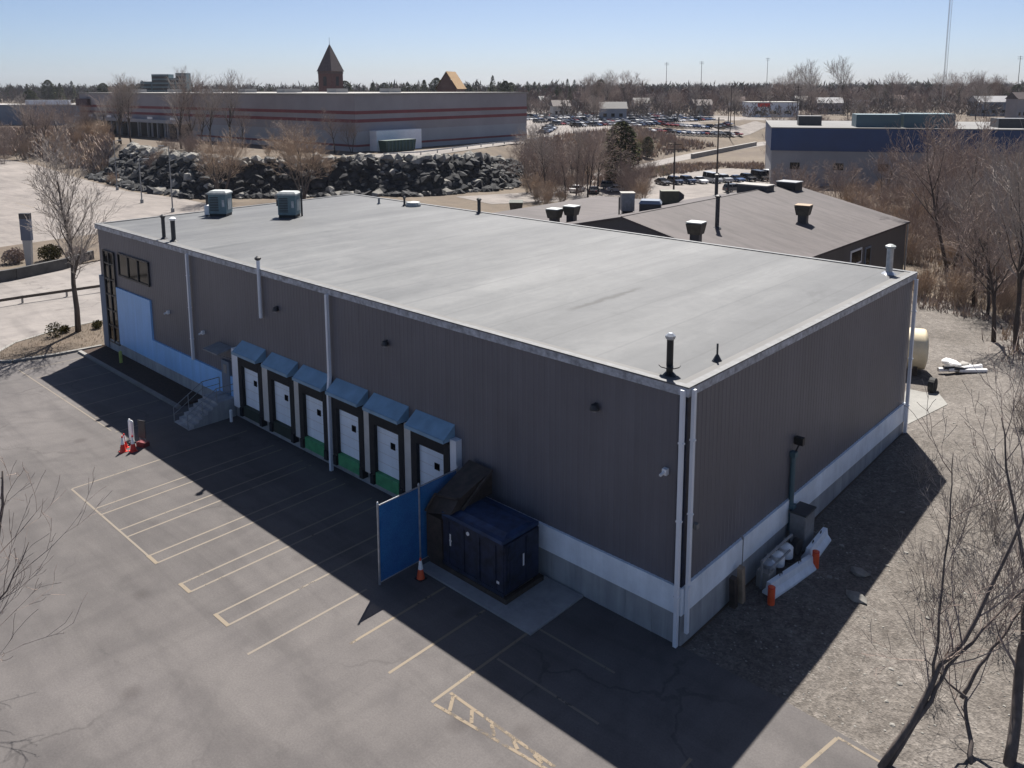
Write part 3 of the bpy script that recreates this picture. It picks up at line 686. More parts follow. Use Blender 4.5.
for (x,y,hh,lb) in ((.5,4.05,1.5,'tan timber post leaning at concrete base, the taller one'),(.42,3.55,1.25,'weathered dark timber post beside the taller tan one')):
    b = MB(); b.hexa([(-.13,-.13,0),(.13,-.13,0),(.13,.13,0),(-.13,.13,0)],[(-.2,-.11,hh),(.04,-.11,hh),(.04,.13,hh+.05),(-.2,.13,hh+.05)]); o = b.build('timber_post', M['tan'] if hh > 1.3 else M['rust'], loc=(x,y,gz(x,y)-.02)); tag(o, lb, 'post')
b = MB(); b.tube([(0,0,0),(0,0,2.6)], .025, 6); b.tube([(0,0,2.6),(-.08,0,2.75)], .05, 6); o = b.build('metal_rod', M['grey'], loc=(.3,4.4,0)); tag(o, 'thin grey vent rod rising beside the timber posts', 'vent rod')
for i,(x,y,r,lb) in enumerate(((4.0,7.3,.42,'pale flat boulder in the shade, nearer the camera'),(3.5,9.0,.38,'pale flat boulder in the shade, farther along'))):
    b = MB(); b.ico((0,0,.05), r, (1.2,.8,.45), .25, 50+i); o = b.build('boulder', M['rockl'], loc=(x,y,gz(x,y))); tag(o, lb, 'boulder')
# tank and rubbish behind the far corner
t = thing('storage_tank', 'cream cylindrical storage tank lying beyond the far corner', 'tank', (-4.1,37.3,gz(-3,37.6)), R(20))
prof = [(-1.9,.0),(-1.88,1.2),(-1.75,1.5),(1.75,1.5),(1.88,1.2),(1.9,0)]
b = MB(); n = 20; vs=[]; fs=[]
for px_, r_ in [(-1.95,.02),(-1.9,.9),(-1.75,1.45),(-1.6,1.5),(1.6,1.5),(1.75,1.45),(1.9,.9),(1.95,.02)]:
    for k in range(n): vs.append((px_, r_*math.cos(2*math.pi*k/n), 1.75+r_*math.sin(2*math.pi*k/n)))
for i in range(7):
    for k in range(n): fs.append((i*n+k,(i+1)*n+k,(i+1)*n+(k+1)%n,i*n+(k+1)%n))
b.add(vs, fs); b.build('shell', M['cream'], t, smooth=True)
for s in (-1.1,1.1): b = MB(); b.box(s-.15,s+.15,-1.1,1.1,0,.7); b.build('cradle', M['rust'], t)
b = MB(); b.lathe((0,0,3.2), [(.3,0),(.3,.2),(.1,.26)], 12); b.build('hatch', M['grey'], t)
pile = thing('scrap_pile', 'pile of white pipes and bags lying beside the cream tank', 'scrap pile', (-.6,39.5,gz(-.6,39.5)))
for k in range(5): b = MB(); b.tube([(-1+k*.3,-1.2+.2*k,.25+.18*(k%2)),(1+k*.2,.9-.1*k,.2+.2*(k%3))], .16, 8); b.build('pipe', M['whitepl'] if k%2==0 else M['dark'], pile)
for k in range(4): b = MB(); b.ico((-.9+k*.6,.9-.4*(k%2),.3), .45, (1.2,1,.7), .2, 80+k); b.build('bag', M['whitepl'] if k != 2 else M['coping'], pile)
b = MB(); b.tube([(0,0,.5),(.35,0,.5)], .55, 18); b.tube([(-.02,0,.5),(.37,0,.5)], .28, 12); o = b.build('old_tyre', M['tyre'], loc=(-.9,33.9,gz(-.9,33.9))); tag(o, 'black tyre leaning by the far corner of the warehouse', 'tyre')

# ------------------------------------------------------------------ annex building behind
an = thing('annex_building', 'low dark building with brown gable roof behind the warehouse', 'building')
xl,xr,xe,y0,y1,ze,zr = -52,-29.5,-15,37.5,74,6.0,9.3; zl = 4.2
b = MB(); b.add([(xe-.3,y0+.3,-.3),(xe-.3,y1-.3,-.3),(xe-.3,y1-.3,ze),(xe-.3,y0+.3,ze)],[(0,1,2,3)]); b.build('side_wall', M['steel2'], an)
b = MB(); 
for yy in (y0+.3,y1-.3): b.add([(xl+.3,yy,-.3),(xe-.3,yy,-.3),(xe-.3,yy,ze),(xr,yy,zr-.05),(xl+.3,yy,zl)],[(0,1,2,3,4)])
b.add([(xl+.3,y0+.3,-.3),(xl+.3,y1-.3,-.3),(xl+.3,y1-.3,zl),(xl+.3,y0+.3,zl)],[(0,3,2,1)]); b.build('gable_wall', M['steel2'], an)
b = MB(); b.hexa([(xr,y0,zr-.2),(xe,y0,ze-.2),(xe,y1,ze-.2),(xr,y1,zr-.2)],[(xr,y0,zr),(xe,y0,ze),(xe,y1,ze),(xr,y1,zr)])
b.hexa([(xl,y0,zl-.2),(xr,y0,zr-.2),(xr,y1,zr-.2),(xl,y1,zl-.2)],[(xl,y0,zl),(xr,y0,zr),(xr,y1,zr),(xl,y1,zl)])
ar = b.build('roof', M['b2roof'], an)
b = MB(); b.hexa([(-65.5,46,3.6),(-52.02,46,3.9),(-52.02,82,3.9),(-65.5,82,3.6)],[(-65.5,46,3.85),(-52.02,46,4.15),(-52.02,82,4.15),(-65.5,82,3.85)]); b.build('low_roof', M['b2roof'], an)
b = MB(); b.box(-65.2,-52.3,46.3,81.7,-.3,3.6); b.build('low_wing_wall', M['steel2'], an)
b = MB(); b.tube([(xr,y0-.02,zr-.03),(xr,y1,zr-.03)], .09, 6); b.build('ridge_cap', M['b2roof'], ar)
for (ya,yb,za,zb,mm) in ((57.0,60.0,3.4,5.0,'white'),(61.0,62.6,.5,4.8,'bluegrey')):
    b = MB(); b.box(xe-.34,xe-.22,ya,yb,za,zb); f = b.build('window', M[mm], an)
    b = MB(); b.box(xe-.24,xe-.2,ya+.2,yb-.2,za+.2,zb-.2); b.build('pane', M['glass'], f)
b = MB(); b.tube([(xe-.1,y1-.4,0),(xe-.1,y1-.4,ze-.1)], .1, 6); b.build('downspout', M['galv'], an)
kk = 3.3/14.5
def rz_(x): return zr-abs(x-xr)*kk if x > xr else zr-(xr-x)*(zr-zl)/(xr-xl)
def fan(x, y, w, label, m='rust', top='hvactop'):
    t = thing('roof_exhaust_fan', label, 'roof fan', (x,y,rz_(x)), R(10), 'exhaust fans on the brown roof')
    b = MB(); b.box(-w*.3,w*.3,-w*.3,w*.3,-.3,.9); b.build('curb', M['dark'], t)
    b = MB(); b.hexa([(-w*.4,-w*.4,.75),(w*.4,-w*.4,.75),(w*.4,w*.4,.75),(-w*.4,w*.4,.75)],[(-w*.52,-w*.52,1.7),(w*.52,-w*.52,1.7),(w*.52,w*.52,1.7),(-w*.52,w*.52,1.7)]); b.build('hood', M[m], t)
    b = MB(); b.box(-w*.52,w*.52,-w*.52,w*.52,1.75,1.85); b.build('top', M[top], t)
M['fanbrown'] = simple('fan_hood_bronze', (.060,.055,.042), .6, .4, 2)
fan(-22.2,38.6,1.4,'bronze roof fan near the warehouse roof edge','fanbrown'); fan(-20.7,57.8,1.5,'bronze roof fan alone mid slope on brown roof','fanbrown','tan')
fan(-45.3,46.6,1.5,'left of two joined bronze fans beyond roof edge','fanbrown'); fan(-43.9,48.0,1.5,'right of two joined bronze fans beyond roof edge','fanbrown')
t = thing('waste_container', 'dark olive waste box on the ground beyond the roof edge', 'container', (-79.8,77.6,0), R(40)); t.scale = (.85,.85,.95)
b = MB(); b.hexa([(-1.1,-.9,.15),(1.1,-.9,.15),(1.1,.9,.15),(-1.1,.9,.15)],[(-1.35,-1.1,2.0),(1.35,-1.1,2.0),(1.35,1.1,2.0),(-1.35,1.1,2.0)]); b.build('body', M['fanbrown'], t)
b = MB(); b.hexa([(-1.4,-1.15,2.0),(1.4,-1.15,2.0),(1.4,1.15,2.0),(-1.4,1.15,2.0)],[(-1.4,-1.15,2.1),(1.4,-1.15,2.1),(1.4,1.15,2.35),(-1.4,1.15,2.35)]); b.build('lid', M['dkgreen'], t)
t = thing('rooftop_hvac_unit', 'grey box unit with dark leg at gable peak', 'hvac unit', (-36.6,48.6,rz_(-36.6)), R(43)); t.scale = (.78,.78,1); b = MB(); b.box(-.9,.9,-.9,.9,.3,2.2); b.build('casing', M['grey'], t); b = MB(); b.box(-1,1,-1,1,2.2,2.3); b.build('top_cover', M['coping'], t); b = MB(); b.box(-.7,.7,-.7,.7,-.3,.3); b.tube([(-1.2,-.5,-.4),(-1.2,-.5,1.8)], .1); b.build('curb', M['black'], t)
t = thing('roof_curb_hatch', 'flat grey skylight hatch right of the gable peak', 'skylight', (-33.6,48.6,rz_(-33.6)), R(30)); t.scale = (.75,.75,1); b = MB(); b.box(-1.5,1.5,-1.3,1.3,-.3,.7); b.build('curb', M['dark'], t); b = MB(); b.hexa([(-1.6,-1.4,.7),(1.6,-1.4,.7),(1.6,1.4,.7),(-1.6,1.4,.7)],[(-1.3,-1.1,1.05),(1.3,-1.1,1.05),(1.3,1.1,1.05),(-1.3,1.1,1.05)]); b.build('cover', M['bluegrey'], t)
t = thing('rooftop_hvac_unit', 'olive green box unit on far slope of brown roof', 'hvac unit', (-39.4,61.6,rz_(-39.4)), R(40)); t.scale = (.85,.85,.9); b = MB(); b.box(-1.3,1.3,-.9,.9,.2,1.9); b.build('casing', simple('olive_casing', (.075,.078,.045), .6, .2, 2), t); b = MB(); b.box(-1.1,1.1,-.8,.8,-.4,.2); b.build('curb', M['black'], t); b = MB(); b.hexa([(1.3,-.9,.4),(2.0,-.9,.9),(2.0,.9,.9),(1.3,.9,.4)],[(1.3,-.9,1.9),(2.0,-.9,1.4),(2.0,.9,1.4),(1.3,.9,1.9)]); b.build('intake_hood', M['dark'], t)
t = thing('roof_curb_hatch', 'low dark hatch at the brown roof ridge, left one', 'skylight', (-30.5,66.5,rz_(-30.5)), 0); b = MB(); b.box(-1.9,1.9,-1.0,1.0,-.4,.6); b.build('curb', M['dark'], t); b = MB(); b.box(-2,2,-1.1,1.1,.6,.75); b.build('cover', M['coping'], t)
t = thing('roof_curb_hatch', 'low dark hatch at the far ridge end of brown roof', 'skylight', (-28.5,71.5,rz_(-28.5)), 0); b = MB(); b.box(-1.2,1.2,-1.0,1.0,-.4,.7); b.build('curb', M['black'], t); b = MB(); b.box(-1.3,1.3,-1.1,1.1,.7,.82); b.build('cover', M['grey'], t)
vent(-23.6,44.9,.2,3.0,M['dark'],M['dark'],False,rz_(-23.6),ar); vent(-36.5,68.0,.22,2.6,M['dark'],M['dark'],False,rz_(-36.5),ar); vent(-35.2,68.6,.12,1.6,M['dark'],None,False,rz_(-35.2),ar)

# ------------------------------------------------------------------ trees
def grow(rr, tr, cr, p, d, ln, r, lev, maxlev, spread, dens, tropism, rmin, nseg=4, lf=1):
    pts = [p]; rad = [r]; dd = d.copy(); seg = ln/nseg
    for i in range(nseg):
        dd = (dd + Vector((rr.uniform(-1,1),rr.uniform(-1,1),rr.uniform(-.6,1)*.8))*(.13+.05*lev) + Vector((0,0,tropism))).normalized()
        pts.append(pts[-1]+dd*seg); rad.append(max(rmin, r*(1-.8*(i+1)/nseg)))
    tgt = tr if lev <= 1 else cr
    tgt.tube(pts, rad, 7 if lev == 0 else (5 if lev == 1 else 3), 0, lev <= 1)
    if lev >= maxlev: return
    n = dens[lev]; lo = .30 if lev == 0 else .22
    for k in range(n):
        t = lo+(1-lo)*(k+rr.random())/n; f = min(t*nseg, nseg-.001); i = int(f); q = pts[i].lerp(pts[i+1], f-i)
        ax = (pts[i+1]-pts[i]).normalized(); o = ax.orthogonal().normalized(); o.rotate(Matrix.Rotation(2.4*k+rr.uniform(-.6,.6),3,ax))
        an_ = spread*rr.uniform(.7,1.25)
        nd = (ax*math.cos(an_)+o*math.sin(an_)).normalized()
        rb = max(rmin, (rad[i]*(1-(f-i))+rad[i+1]*(f-i))*rr.uniform(.5,.72))
        grow(rr, tr, cr, q, nd, ln*lf*rr.uniform(.42,.66)*(1-.35*t if lev == 0 else 1), rb, lev+1, maxlev, spread*.95, dens, tropism*.8, rmin, 3)
def bare_tree(name, seed, ht, r, bark, twig, label, cat='tree', group=None, spread=.75, dens=(9,6,5,4), maxlev=4, tropism=.10, stems=1, rmin=.012, lean=(0,0), lf=1):
    rr = random.Random(seed); t = thing(name, label, cat, (0,0,0), 0, group); tr = MB(); cr = MB()
    for s in range(stems):
        a = 2*math.pi*s/stems+rr.random(); k = 0 if stems == 1 else .35
        d = Vector((math.cos(a)*k+lean[0], math.sin(a)*k+lean[1], 1)).normalized()
        grow(rr, tr, cr, Vector((0,0,-.15))+Vector((math.cos(a),math.sin(a),0))*(.2 if stems > 1 else 0), d, ht*rr.uniform(.85,1)*(.8), r, 0, maxlev, spread, dens, tropism, rmin, 6, lf)
    tr.build('trunk', M[bark], t, smooth=True); cr.build('crown', M[twig], t)
    return t
def shrub_mesh(seed, ht, n, twig, label, group, spread=.55):
    rr = random.Random(seed); b = MB()
    for i in range(n):
        a = rr.uniform(0,6.28); k = rr.uniform(.05,spread); d = Vector((math.cos(a)*k,math.sin(a)*k,1)).normalized(); p = Vector((math.cos(a),math.sin(a),0))*rr.uniform(0,.35*ht*.5); p.z = -.05
        grow(rr, b, b, p, d, ht*rr.uniform(.6,1), .018, 2, 4, .6, (0,0,4,3), .06, .008, 3)
    o = b.build('brush_shrub', M[twig]); tag(o, label, 'shrub', group); return o

# tall street tree and other individual trees
def place(t, x, y, rz=0, sc=1, z=None): t.location = (x,y,(h(x,y) if z is None else z)-.02); t.rotation_euler = (0,0,rz); t.scale = (sc,sc,sc); return t
street = bare_tree('street_tree', 11, 18.5, .26, 'barkd', 'twigg', 'tall slender bare street tree on the island at left building end', dens=(20,6,5,4), spread=.55, tropism=.10, lf=.58)
place(street, -61, -.1, 0, 1, .13)
crownA = bare_tree('bare_tree', 21, 13, .20, 'bark', 'twigt', 'wide tan multi stemmed bare tree in front of the rubble bank', spread=.6, dens=(8,6,5,4), stems=5, tropism=.08)
place(crownA, -122.5, 63.0)
p2 = dup(crownA, (-133,51.5,h(-133,51.5)), 1.3, .92, 'bare tan bushy tree standing behind the left rooftop unit')
T1 = bare_tree('bare_tree', 31, 13, .20, 'barkd', 'twig', 'spreading bare brown tree in the thicket right of the annex', spread=.7, dens=(9,6,5,4), group='bare trees in the right thicket')
T2 = bare_tree('bare_tree', 32, 15, .21, 'barkd', 'twigg', 'tall narrow bare grey tree in the thicket right of the annex', spread=.55, dens=(11,6,5,4), group='bare trees in the right thicket', tropism=.16)
T3 = bare_tree('bare_tree', 33, 11, .16, 'bark', 'twigr', 'russet twigged bare tree in the thicket right of the annex', spread=.75, dens=(9,6,5,4), stems=2, group='bare trees in the right thicket')
T4 = bare_tree('bare_tree', 34, 13, .17, 'barkd', 'twig', 'forked bare brown tree in the thicket right of the annex', spread=.6, dens=(9,6,5,4), stems=2, group='bare trees in the right thicket', tropism=.14)
PROT = [T1,T2,T3,T4]
KIND = ['spreading bare brown tree','tall narrow bare grey tree','russet twigged bare tree','forked bare brown tree']
used = set()
def plant(k, x, y, sc, where, group, rz=None, label=None):
    lab = label or (KIND[k]+' '+where)
    rz = rnd.uniform(0,6.28) if rz is None else rz
    if k not in used:
        used.add(k); t = place(PROT[k], x, y, rz, sc); t['label'] = lab; t['group'] = group; return t
    return dup(PROT[k], (x,y,h(x,y)-.05), rz, sc*rnd.uniform(.92,1.08), lab, group)
# right thicket
cam = Vector((14.888,-25.45,21.208))
def uv(x, y, z=0):
    yaw, pit, rol, f = .7483,.1561,-.0028,821.79
    fw = Vector((-math.sin(yaw)*math.cos(pit), math.cos(yaw)*math.cos(pit), -math.sin(pit))); r = Vector((math.cos(yaw),math.sin(yaw),0)); u = r.cross(fw)
    d = Vector((x,y,z))-cam; zz = d.dot(fw)
    return (512+f*d.dot(r)/zz, 218.1-f*d.dot(u)/zz, zz)
cnt = 0; tries = 0; pts_ = []
def far_enough(x, y, dmin):
    for a,b_ in pts_:
        if (a-x)**2+(b_-y)**2 < dmin*dmin: return False
    return True
while cnt < 56 and tries < 6000:
    tries += 1; y = rnd.uniform(46,148); x = rnd.uniform(-48,22)
    u,v,dz = uv(x,y)
    if u < 900-(y-60)*.9 or u > 1075 or (x < -12 and y < 78): continue
    if u < 800 or u < 932: continue
    if -70 < x-(-46-(146-y)*.0) < 0 and y > 140 and u < 945: continue
    if not far_enough(x,y,3.2): continue
    # keep the gravel track clear
    if y < 58 and x < 2: continue
    pts_.append((x,y)); cnt += 1
    plant(rnd.choice([0,0,1,1,3,3]), x, y, rnd.uniform(.6,.95) if y > 65 else rnd.uniform(.8,1.05), 'in the thicket right of the annex', 'bare trees in the right thicket')
# two taller dark trees standing out in the thicket
t = dup(T4, (-11.5,78,h(-11.5,78)), .4, 1.35, 'dark forked tree standing out above thicket by annex corner'); 
t = dup(T2, (1.5,47.5,h(1.5,47.5)), 2.0, 1.1, 'tall bare tree at gravel edge, right of the cream tank')
t = dup(T1, (-.5,49.5,h(-.5,49.5)), 1.0, 1.0, 'bare tree at gravel edge directly behind the scrap pile')
# shrubs
S1 = shrub_mesh(41, 2.4, 13, 'twigg', 'grey twiggy brush on the gravel bank at the right', 'brush along the gravel bank')
S2 = shrub_mesh(42, 2.8, 30, 'twigr', 'russet brush in the thicket right of the annex', 'brush in the right thicket')
S3 = shrub_mesh(43, 1.9, 34, 'twigt', 'tan dry brush in the thicket right of the annex', 'brush in the right thicket')
S1.location = (8.5,9,h(8.5,9)); S2.location = (-6,62,h(-6,62)); S3.location = (-3,64,h(-3,64))
def sdup(s, x, y, sc, label, group):
    o = s.copy(); col.objects.link(o); o.location = (x,y,h(x,y)-.03); o.rotation_euler = (0,0,rnd.uniform(0,6.28)); o.scale = (sc,sc,sc*rnd.uniform(.85,1.15)); o['label'] = label; o['group'] = group; return o
n = 0; tries = 0
while n < 110 and tries < 8000:
    tries += 1; y = rnd.uniform(44,135); x = rnd.uniform(-45,20); u,v,dz = uv(x,y)
    if u < 905-(y-60)*.9 or u > 1060 or (x < -12.5 and y < 76) or u < 790: continue
    if y < 57 and x < (-1 if y > 50 else 1.5): continue
    n += 1; k = rnd.random()
    if k < .5: sdup(S2, x, y, rnd.uniform(.8,1.5), 'russet brush in the thicket right of the annex', 'brush in the right thicket')
    else: sdup(S3, x, y, rnd.uniform(.8,1.6), 'tan dry brush in the thicket right of the annex', 'brush in the right thicket')
n = 0
while n < 33:
    x = rnd.uniform(5.5,16); y = rnd.uniform(1,42); u,v,dz = uv(x,y)
    if u < 905 or u > 1100: continue
    n += 1; sdup(S1, x, y, rnd.uniform(.45,1.15), 'grey twiggy brush on the gravel bank at the right', 'brush along the gravel bank')
for (x,y,sc,lb) in ((3.0,18.8,.7,'dry grey brush lying at the edge of the building shadow'),):
    sdup(S1, x, y, sc, lb, 'brush at the shadow edge')

# three foreground trees at the right edge of the yard
def limb_tree(label, paths, r0s, seed, sub=(4,2), loc=None):
    rr = random.Random(seed); t = thing('bare_tree', label, 'tree', paths[0][0]); o0 = Vector(paths[0][0]); tr = MB(); cr = MB()
    for pth, (ra, rb) in zip(paths, r0s):
        P = [Vector(p)-o0 for p in pth]; Q = [P[0]]
        for i in range(len(P)-1):
            for k in range(1,4):
                q = P[i].lerp(P[i+1], k/3); q += Vector((rr.uniform(-1,1),rr.uniform(-1,1),0))*.05; Q.append(q)
        rad = [ra+(rb-ra)*i/(len(Q)-1) for i in range(len(Q))]
        tr.tube(Q, rad, 9)
        for i in range(4, len(Q)):
            for c in range(1 if rr.random() < .7 else 0):
                ax = (Q[i]-Q[i-1]).normalized(); o = ax.orthogonal().normalized(); o.rotate(Matrix.Rotation(rr.uniform(0,6.28),3,ax))
                grow(rr, cr, cr, Q[i-1].lerp(Q[i], rr.random()), (ax+o*rr.uniform(.5,1.0)).normalized(), rr.uniform(1.6,3.4), max(.02,rad[i]*.45), 2, 4, .55, (0,0,sub[0],sub[1]), .10, .008, 4)
    tr.build('trunk', M['bark'], t, smooth=True); cr.build('crown', M['twig'], t); return t
limb_tree('leaning forked bare tree at the yard edge, bottom right', [
    [(7.75,-.75,-.1),(8.57,.49,2.07),(8.81,.94,3.16),(9.3,1.57,3.94),(9.89,2.58,6.13),(10.35,3.49,8.31),(10.6,4.2,10.5)],
    [(7.9,-.55,-.1),(8.7,.6,2.1),(9.0,1.1,3.1),(9.7,1.9,4.3),(10.5,2.9,5.6),(11.4,3.8,7.2)],
    [(8.7,.75,2.8),(8.66,.95,3.9),(8.58,1.44,6.44),(8.54,1.81,8.32),(8.4,2.0,9.8)]], [(.115,.025),(.08,.02),(.05,.013)], 61)
limb_tree('straight dark tree trunk rising at the bottom right corner', [
    [(10.75,1.9,.0),(10.6,3.13,2.0),(10.55,3.55,3.6),(10.5,4.05,5.5),(10.23,4.64,8.5),(9.96,5.09,12)],
    [(10.5,4.05,5.2),(9.9,4.8,6.5),(9.3,5.3,8.4),(9.0,5.6,10.0)]], [(.18,.06),(.07,.02)], 62)
limb_tree('thin crooked sapling between the two larger foreground trees', [
    [(9.85,1.2,.0),(9.6,1.9,.7),(9.3,2.3,1.5),(8.85,2.04,1.9),(8.2,1.6,2.7)],
    [(9.2,2.3,1.4),(9.54,2.85,2.46),(9.93,3.39,3.27),(10.31,3.96,4.25),(10.6,4.5,5.6)]], [(.085,.02),(.07,.02)], 63)
limb_tree('bare branching tree at the left edge of the yard', [
    [(-18.0,-20.6,0),(-17.9,-20.2,1.4),(-17.6,-19.4,2.5),(-17.2,-18.7,3.5),(-16.9,-18.2,5.0),(-17.0,-17.8,6.6),(-17.2,-17.6,7.8)],
    [(-17.7,-19.7,2.2),(-17.2,-18.9,2.6),(-16.6,-18.0,3.6),(-16.4,-17.2,5.2)],
    [(-17.9,-20.2,1.2),(-17.2,-19.4,1.3),(-16.9,-18.7,2.0),(-16.7,-18.4,3.0)]], [(.15,.03),(.06,.015),(.05,.015)], 64, (3,3))

# shrubs on islands and beside the left hedge mound
def leafy(seed, r, n, m, name, label, cat, loc, sq=.75, group=None, trunk=True, leaf=.12):
    rr = random.Random(seed); t = thing(name, label, cat, loc, 0, group); b = MB()
    for i in range(n):
        d = Vector((rr.gauss(0,1),rr.gauss(0,1),rr.gauss(0,1))).normalized()*r*(rr.random()**.4)
        bump = 1+.22*noise.noise(d*1.7/r+Vector((seed,0,0)))
        d = d*bump; p = Vector((d.x,d.y,max(.02,d.z*sq+r*sq*.9)))
        a = Vector((rr.uniform(-1,1),rr.uniform(-1,1),rr.uniform(-1,1))).normalized()*leaf*rr.uniform(.6,1.3); c = a.orthogonal().normalized()*leaf*rr.uniform(.4,.9)
        b.add([p-a,p+c,p+a,p-c], [(0,1,2,3)])
    b.build('foliage', M[m], t); 
    if trunk: q = MB(); q.tube([(0,0,-.1),(0,0,r*sq)], [r*.07,r*.03], 6); q.build('stem', M['bark'], t)
    return t
G = 'rounded bushes on the median'
leafy(71, 1.5, 1500, 'bushleaf', 'round_bush', 'olive round bush right of the grey pylon sign', 'bush', (-96,9.2,.15), group=G)
leafy(72, 1.35, 1300, 'twigr', 'round_bush', 'dark russet bush left of the grey pylon sign', 'bush', (-97.5,5.5,.15), group=G)
leafy(73, 1.3, 1300, 'twigr', 'round_bush', 'russet bush farthest right on the median', 'bush', (-93,11.2,.15), group=G)
G = 'small shrubs on the tree island'
for i,(x,y,r,lb) in enumerate(((-60.9,-2.0,.75,'small dark shrub left of the street tree trunk'),(-61.5,-1.0,.4,'smallest dark shrub close to the street tree trunk'),(-60.7,1.4,.45,'small dark shrub just right of the street tree trunk'),(-59.0,2.3,.5,'small dark shrub against the building corner post'))):
    leafy(75+i, r, 420, 'bushleaf', 'small_shrub', lb, 'shrub', (x,y,.13), .9, G, True, .08)
b = MB()
for i in range(2600):
    x = rnd.uniform(-62.8,-55.4); y = rnd.uniform(-7.2,12)
    if not inside((x,y), isl): continue
    a = rnd.uniform(0,6.28); l_ = rnd.uniform(.1,.3); b.add([(x-.03,y,.12),(x+.03,y,.12),(x+math.cos(a)*.12,y+math.sin(a)*.12,.12+l_)], [(0,1,2)])
stuff(b.build('dry_grass', M['drygrass']), 'dry straw coloured grass covering the tree island', 'grass')
b = MB()
for i in range(2600):
    x = rnd.uniform(.4,14); y = rnd.uniform(0,44)
    r_ = rnd.uniform(.015,.05)*(2.4 if rnd.random() < .03 else 1)
    b.ico((x,y,h(x,y)+.0), r_, (1.2,1,.6), .3, i)
stuff(b.build('loose_stones', M['rockl']), 'loose pale stones scattered on the gravel yard', 'stones')

# ------------------------------------------------------------------ rubble bank: boulders
draped('rubble_slope', [(-163,48.5),(-140.5,50.3),(-132,59.2),(-119.4,74.6),(-109.3,84),(-105.6,101),(-113,121),(-122,122),(-114,101),(-116,89),(-125.5,79.5),(-138,64),(-145,57),(-162,57)], 1.5, .06, M['rockd'])
proto_r = []
for i in range(10):
    b = MB(); b.ico((0,0,0), 1.0, (1.15,.95,.8), .28, 300+i); me = b.build('boulder', M['rockd'] if i < 7 else M['rockl']); proto_r.append(me)
spots = []
for i in range(3, 10):
    (ax,ay),(bx,by) = TOE[i-1],TOE[i]; ln = math.hypot(bx-ax,by-ay); dx,dy = (bx-ax)/ln,(by-ay)/ln; nx_,ny_ = -dy,dx
    for k in range(int(ln*16)):
        s = rnd.uniform(0,ln); w = rnd.uniform(-.4,1.04)*(WID[i-1]+.6); x,y = ax+dx*s+nx_*w, ay+dy*s+ny_*w
        u,v,dz = uv(x,y,h(x,y)); spots.append((.36*(4.4**(rnd.random()**1.5))/dz, x, y))
spots.sort(reverse=True); fi = [False]*10
RL = {True:'dark grey boulder in the steep rubble bank below the big store', False:'boulder coloured pale as if sunlit in the steep rubble bank below the big store'}
st_b = MB()
for i,(q,x,y) in enumerate(spots):
    u,v,dz = uv(x,y); r_ = q*dz; z = h(x,y)
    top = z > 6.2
    k = rnd.choice([7,8,9]) if (top or rnd.random() < .11) else rnd.randrange(7)  # crest stones and a few below get a pale colour standing for sunlight
    if i < 280:
        o = proto_r[k] if not fi[k] else proto_r[k].copy()
        if fi[k]: col.objects.link(o)
        fi[k] = True
        o.location = (x,y,z+.1); o.rotation_euler = (rnd.uniform(-.5,.5),rnd.uniform(-.5,.5),rnd.uniform(0,6.28)); o.scale = (r_,r_*rnd.uniform(.8,1.1),r_*rnd.uniform(.8,1.1))
        tag(o, RL[k < 7], 'boulder', 'boulders of the rubble bank')
    else: st_b.ico((x,y,z+.05), r_, (1.15,1,.85), .28, 1000+i, 0 if k < 7 else 1)
stuff(st_b.build('rubble', [M['rockd'],M['rockl']]), 'smaller grey stones filling the steep rubble bank', 'rubble')

# ------------------------------------------------------------------ big store on the bank
bs = thing('big_store', 'long grey flat roofed store with maroon stripes above the rubble bank', 'store', (-139.4,88.3,7), R(2.0))
LX, LY, HB = 150, 61, 12.9
b = MB(); b.box(-LX,0,0,LY,0,4.6); b.build('lower_wall', M['bandlow'], bs)
b = MB(); b.box(-LX,.0,.0,LY,4.6,HB); b.build('upper_wall', M['bandgrey'], bs)
for z in (8.9,7.0): b = MB(); b.box(-LX-.05,.06,-.06,LY+.05,z-.38,z+.38); b.build('stripe', M['maroon'], bs)
b = MB(); b.box(-72,.05,-.05,LY+.05,1.1,1.6); b.build('stripe', M['maroon'], bs)
b = MB(); b.box(-LX-.2,.2,-.2,LY+.2,HB,HB+.35); b.box(-LX+1,-1,1,LY-1,HB+.35,HB+.4); rf = b.build('roof', M['coping'], bs)
for k in range(9): b = MB(); b.box(-LX+8+k*15,-LX+12+k*15,14+6*(k%3),18+6*(k%3),HB+.4,HB+1.5); b.build('roof_unit', M['palewall'], rf)
b = MB(); b.box(-LX,-72,-2.2,-.1,4.4,5.4); cn = b.build('loading_canopy', M['bandlow'], bs)
for k in range(12): b = MB(); b.box(-LX+3+k*6.2,-LX+3.6+k*6.2,-2.0,-1.4,0,4.4); b.build('pillar', M['grey'], cn)
for k in range(5):
    b = MB(); b.box(-LX+12+k*14,-LX+15+k*14,-2.4,-2.22,5.5,6.2); b.build('canopy_light', M['whitepl'], cn)
for k in range(9): b = MB(); b.box(-LX+5+k*8,-LX+11+k*8,-.3,-.06,.1,4.3); b.build('loading_door', M['black'], bs)  # black faces stand in for the shade inside the recessed bays
b = MB(); b.box(-LX-.3,-LX+9,-1.2,-.1,9.0,11.3); b.build('sign_panel', simple('dark_maroon_sign', (.05,.015,.025), .6, .1, 1), bs)
b = MB(); b.box(.1,2.6,4,18,0,4.7); b.build('wall_extension', M['white'], bs)
t = thing('waste_container', 'dark green waste container in front of the white store extension', 'container', (-133.5,92.5,7), R(92))
b = MB(); b.hexa([(-1,-1.2,.2),(7.5,-1.2,.2),(7.5,1.2,.2),(-1,1.2,.2)],[(-1.4,-1.3,2.7),(7.9,-1.3,2.7),(7.9,1.3,2.7),(-1.4,1.3,2.7)]); b.build('body', simple('dark_green_paint', (.018,.05,.042), .6, .2, 1), t)
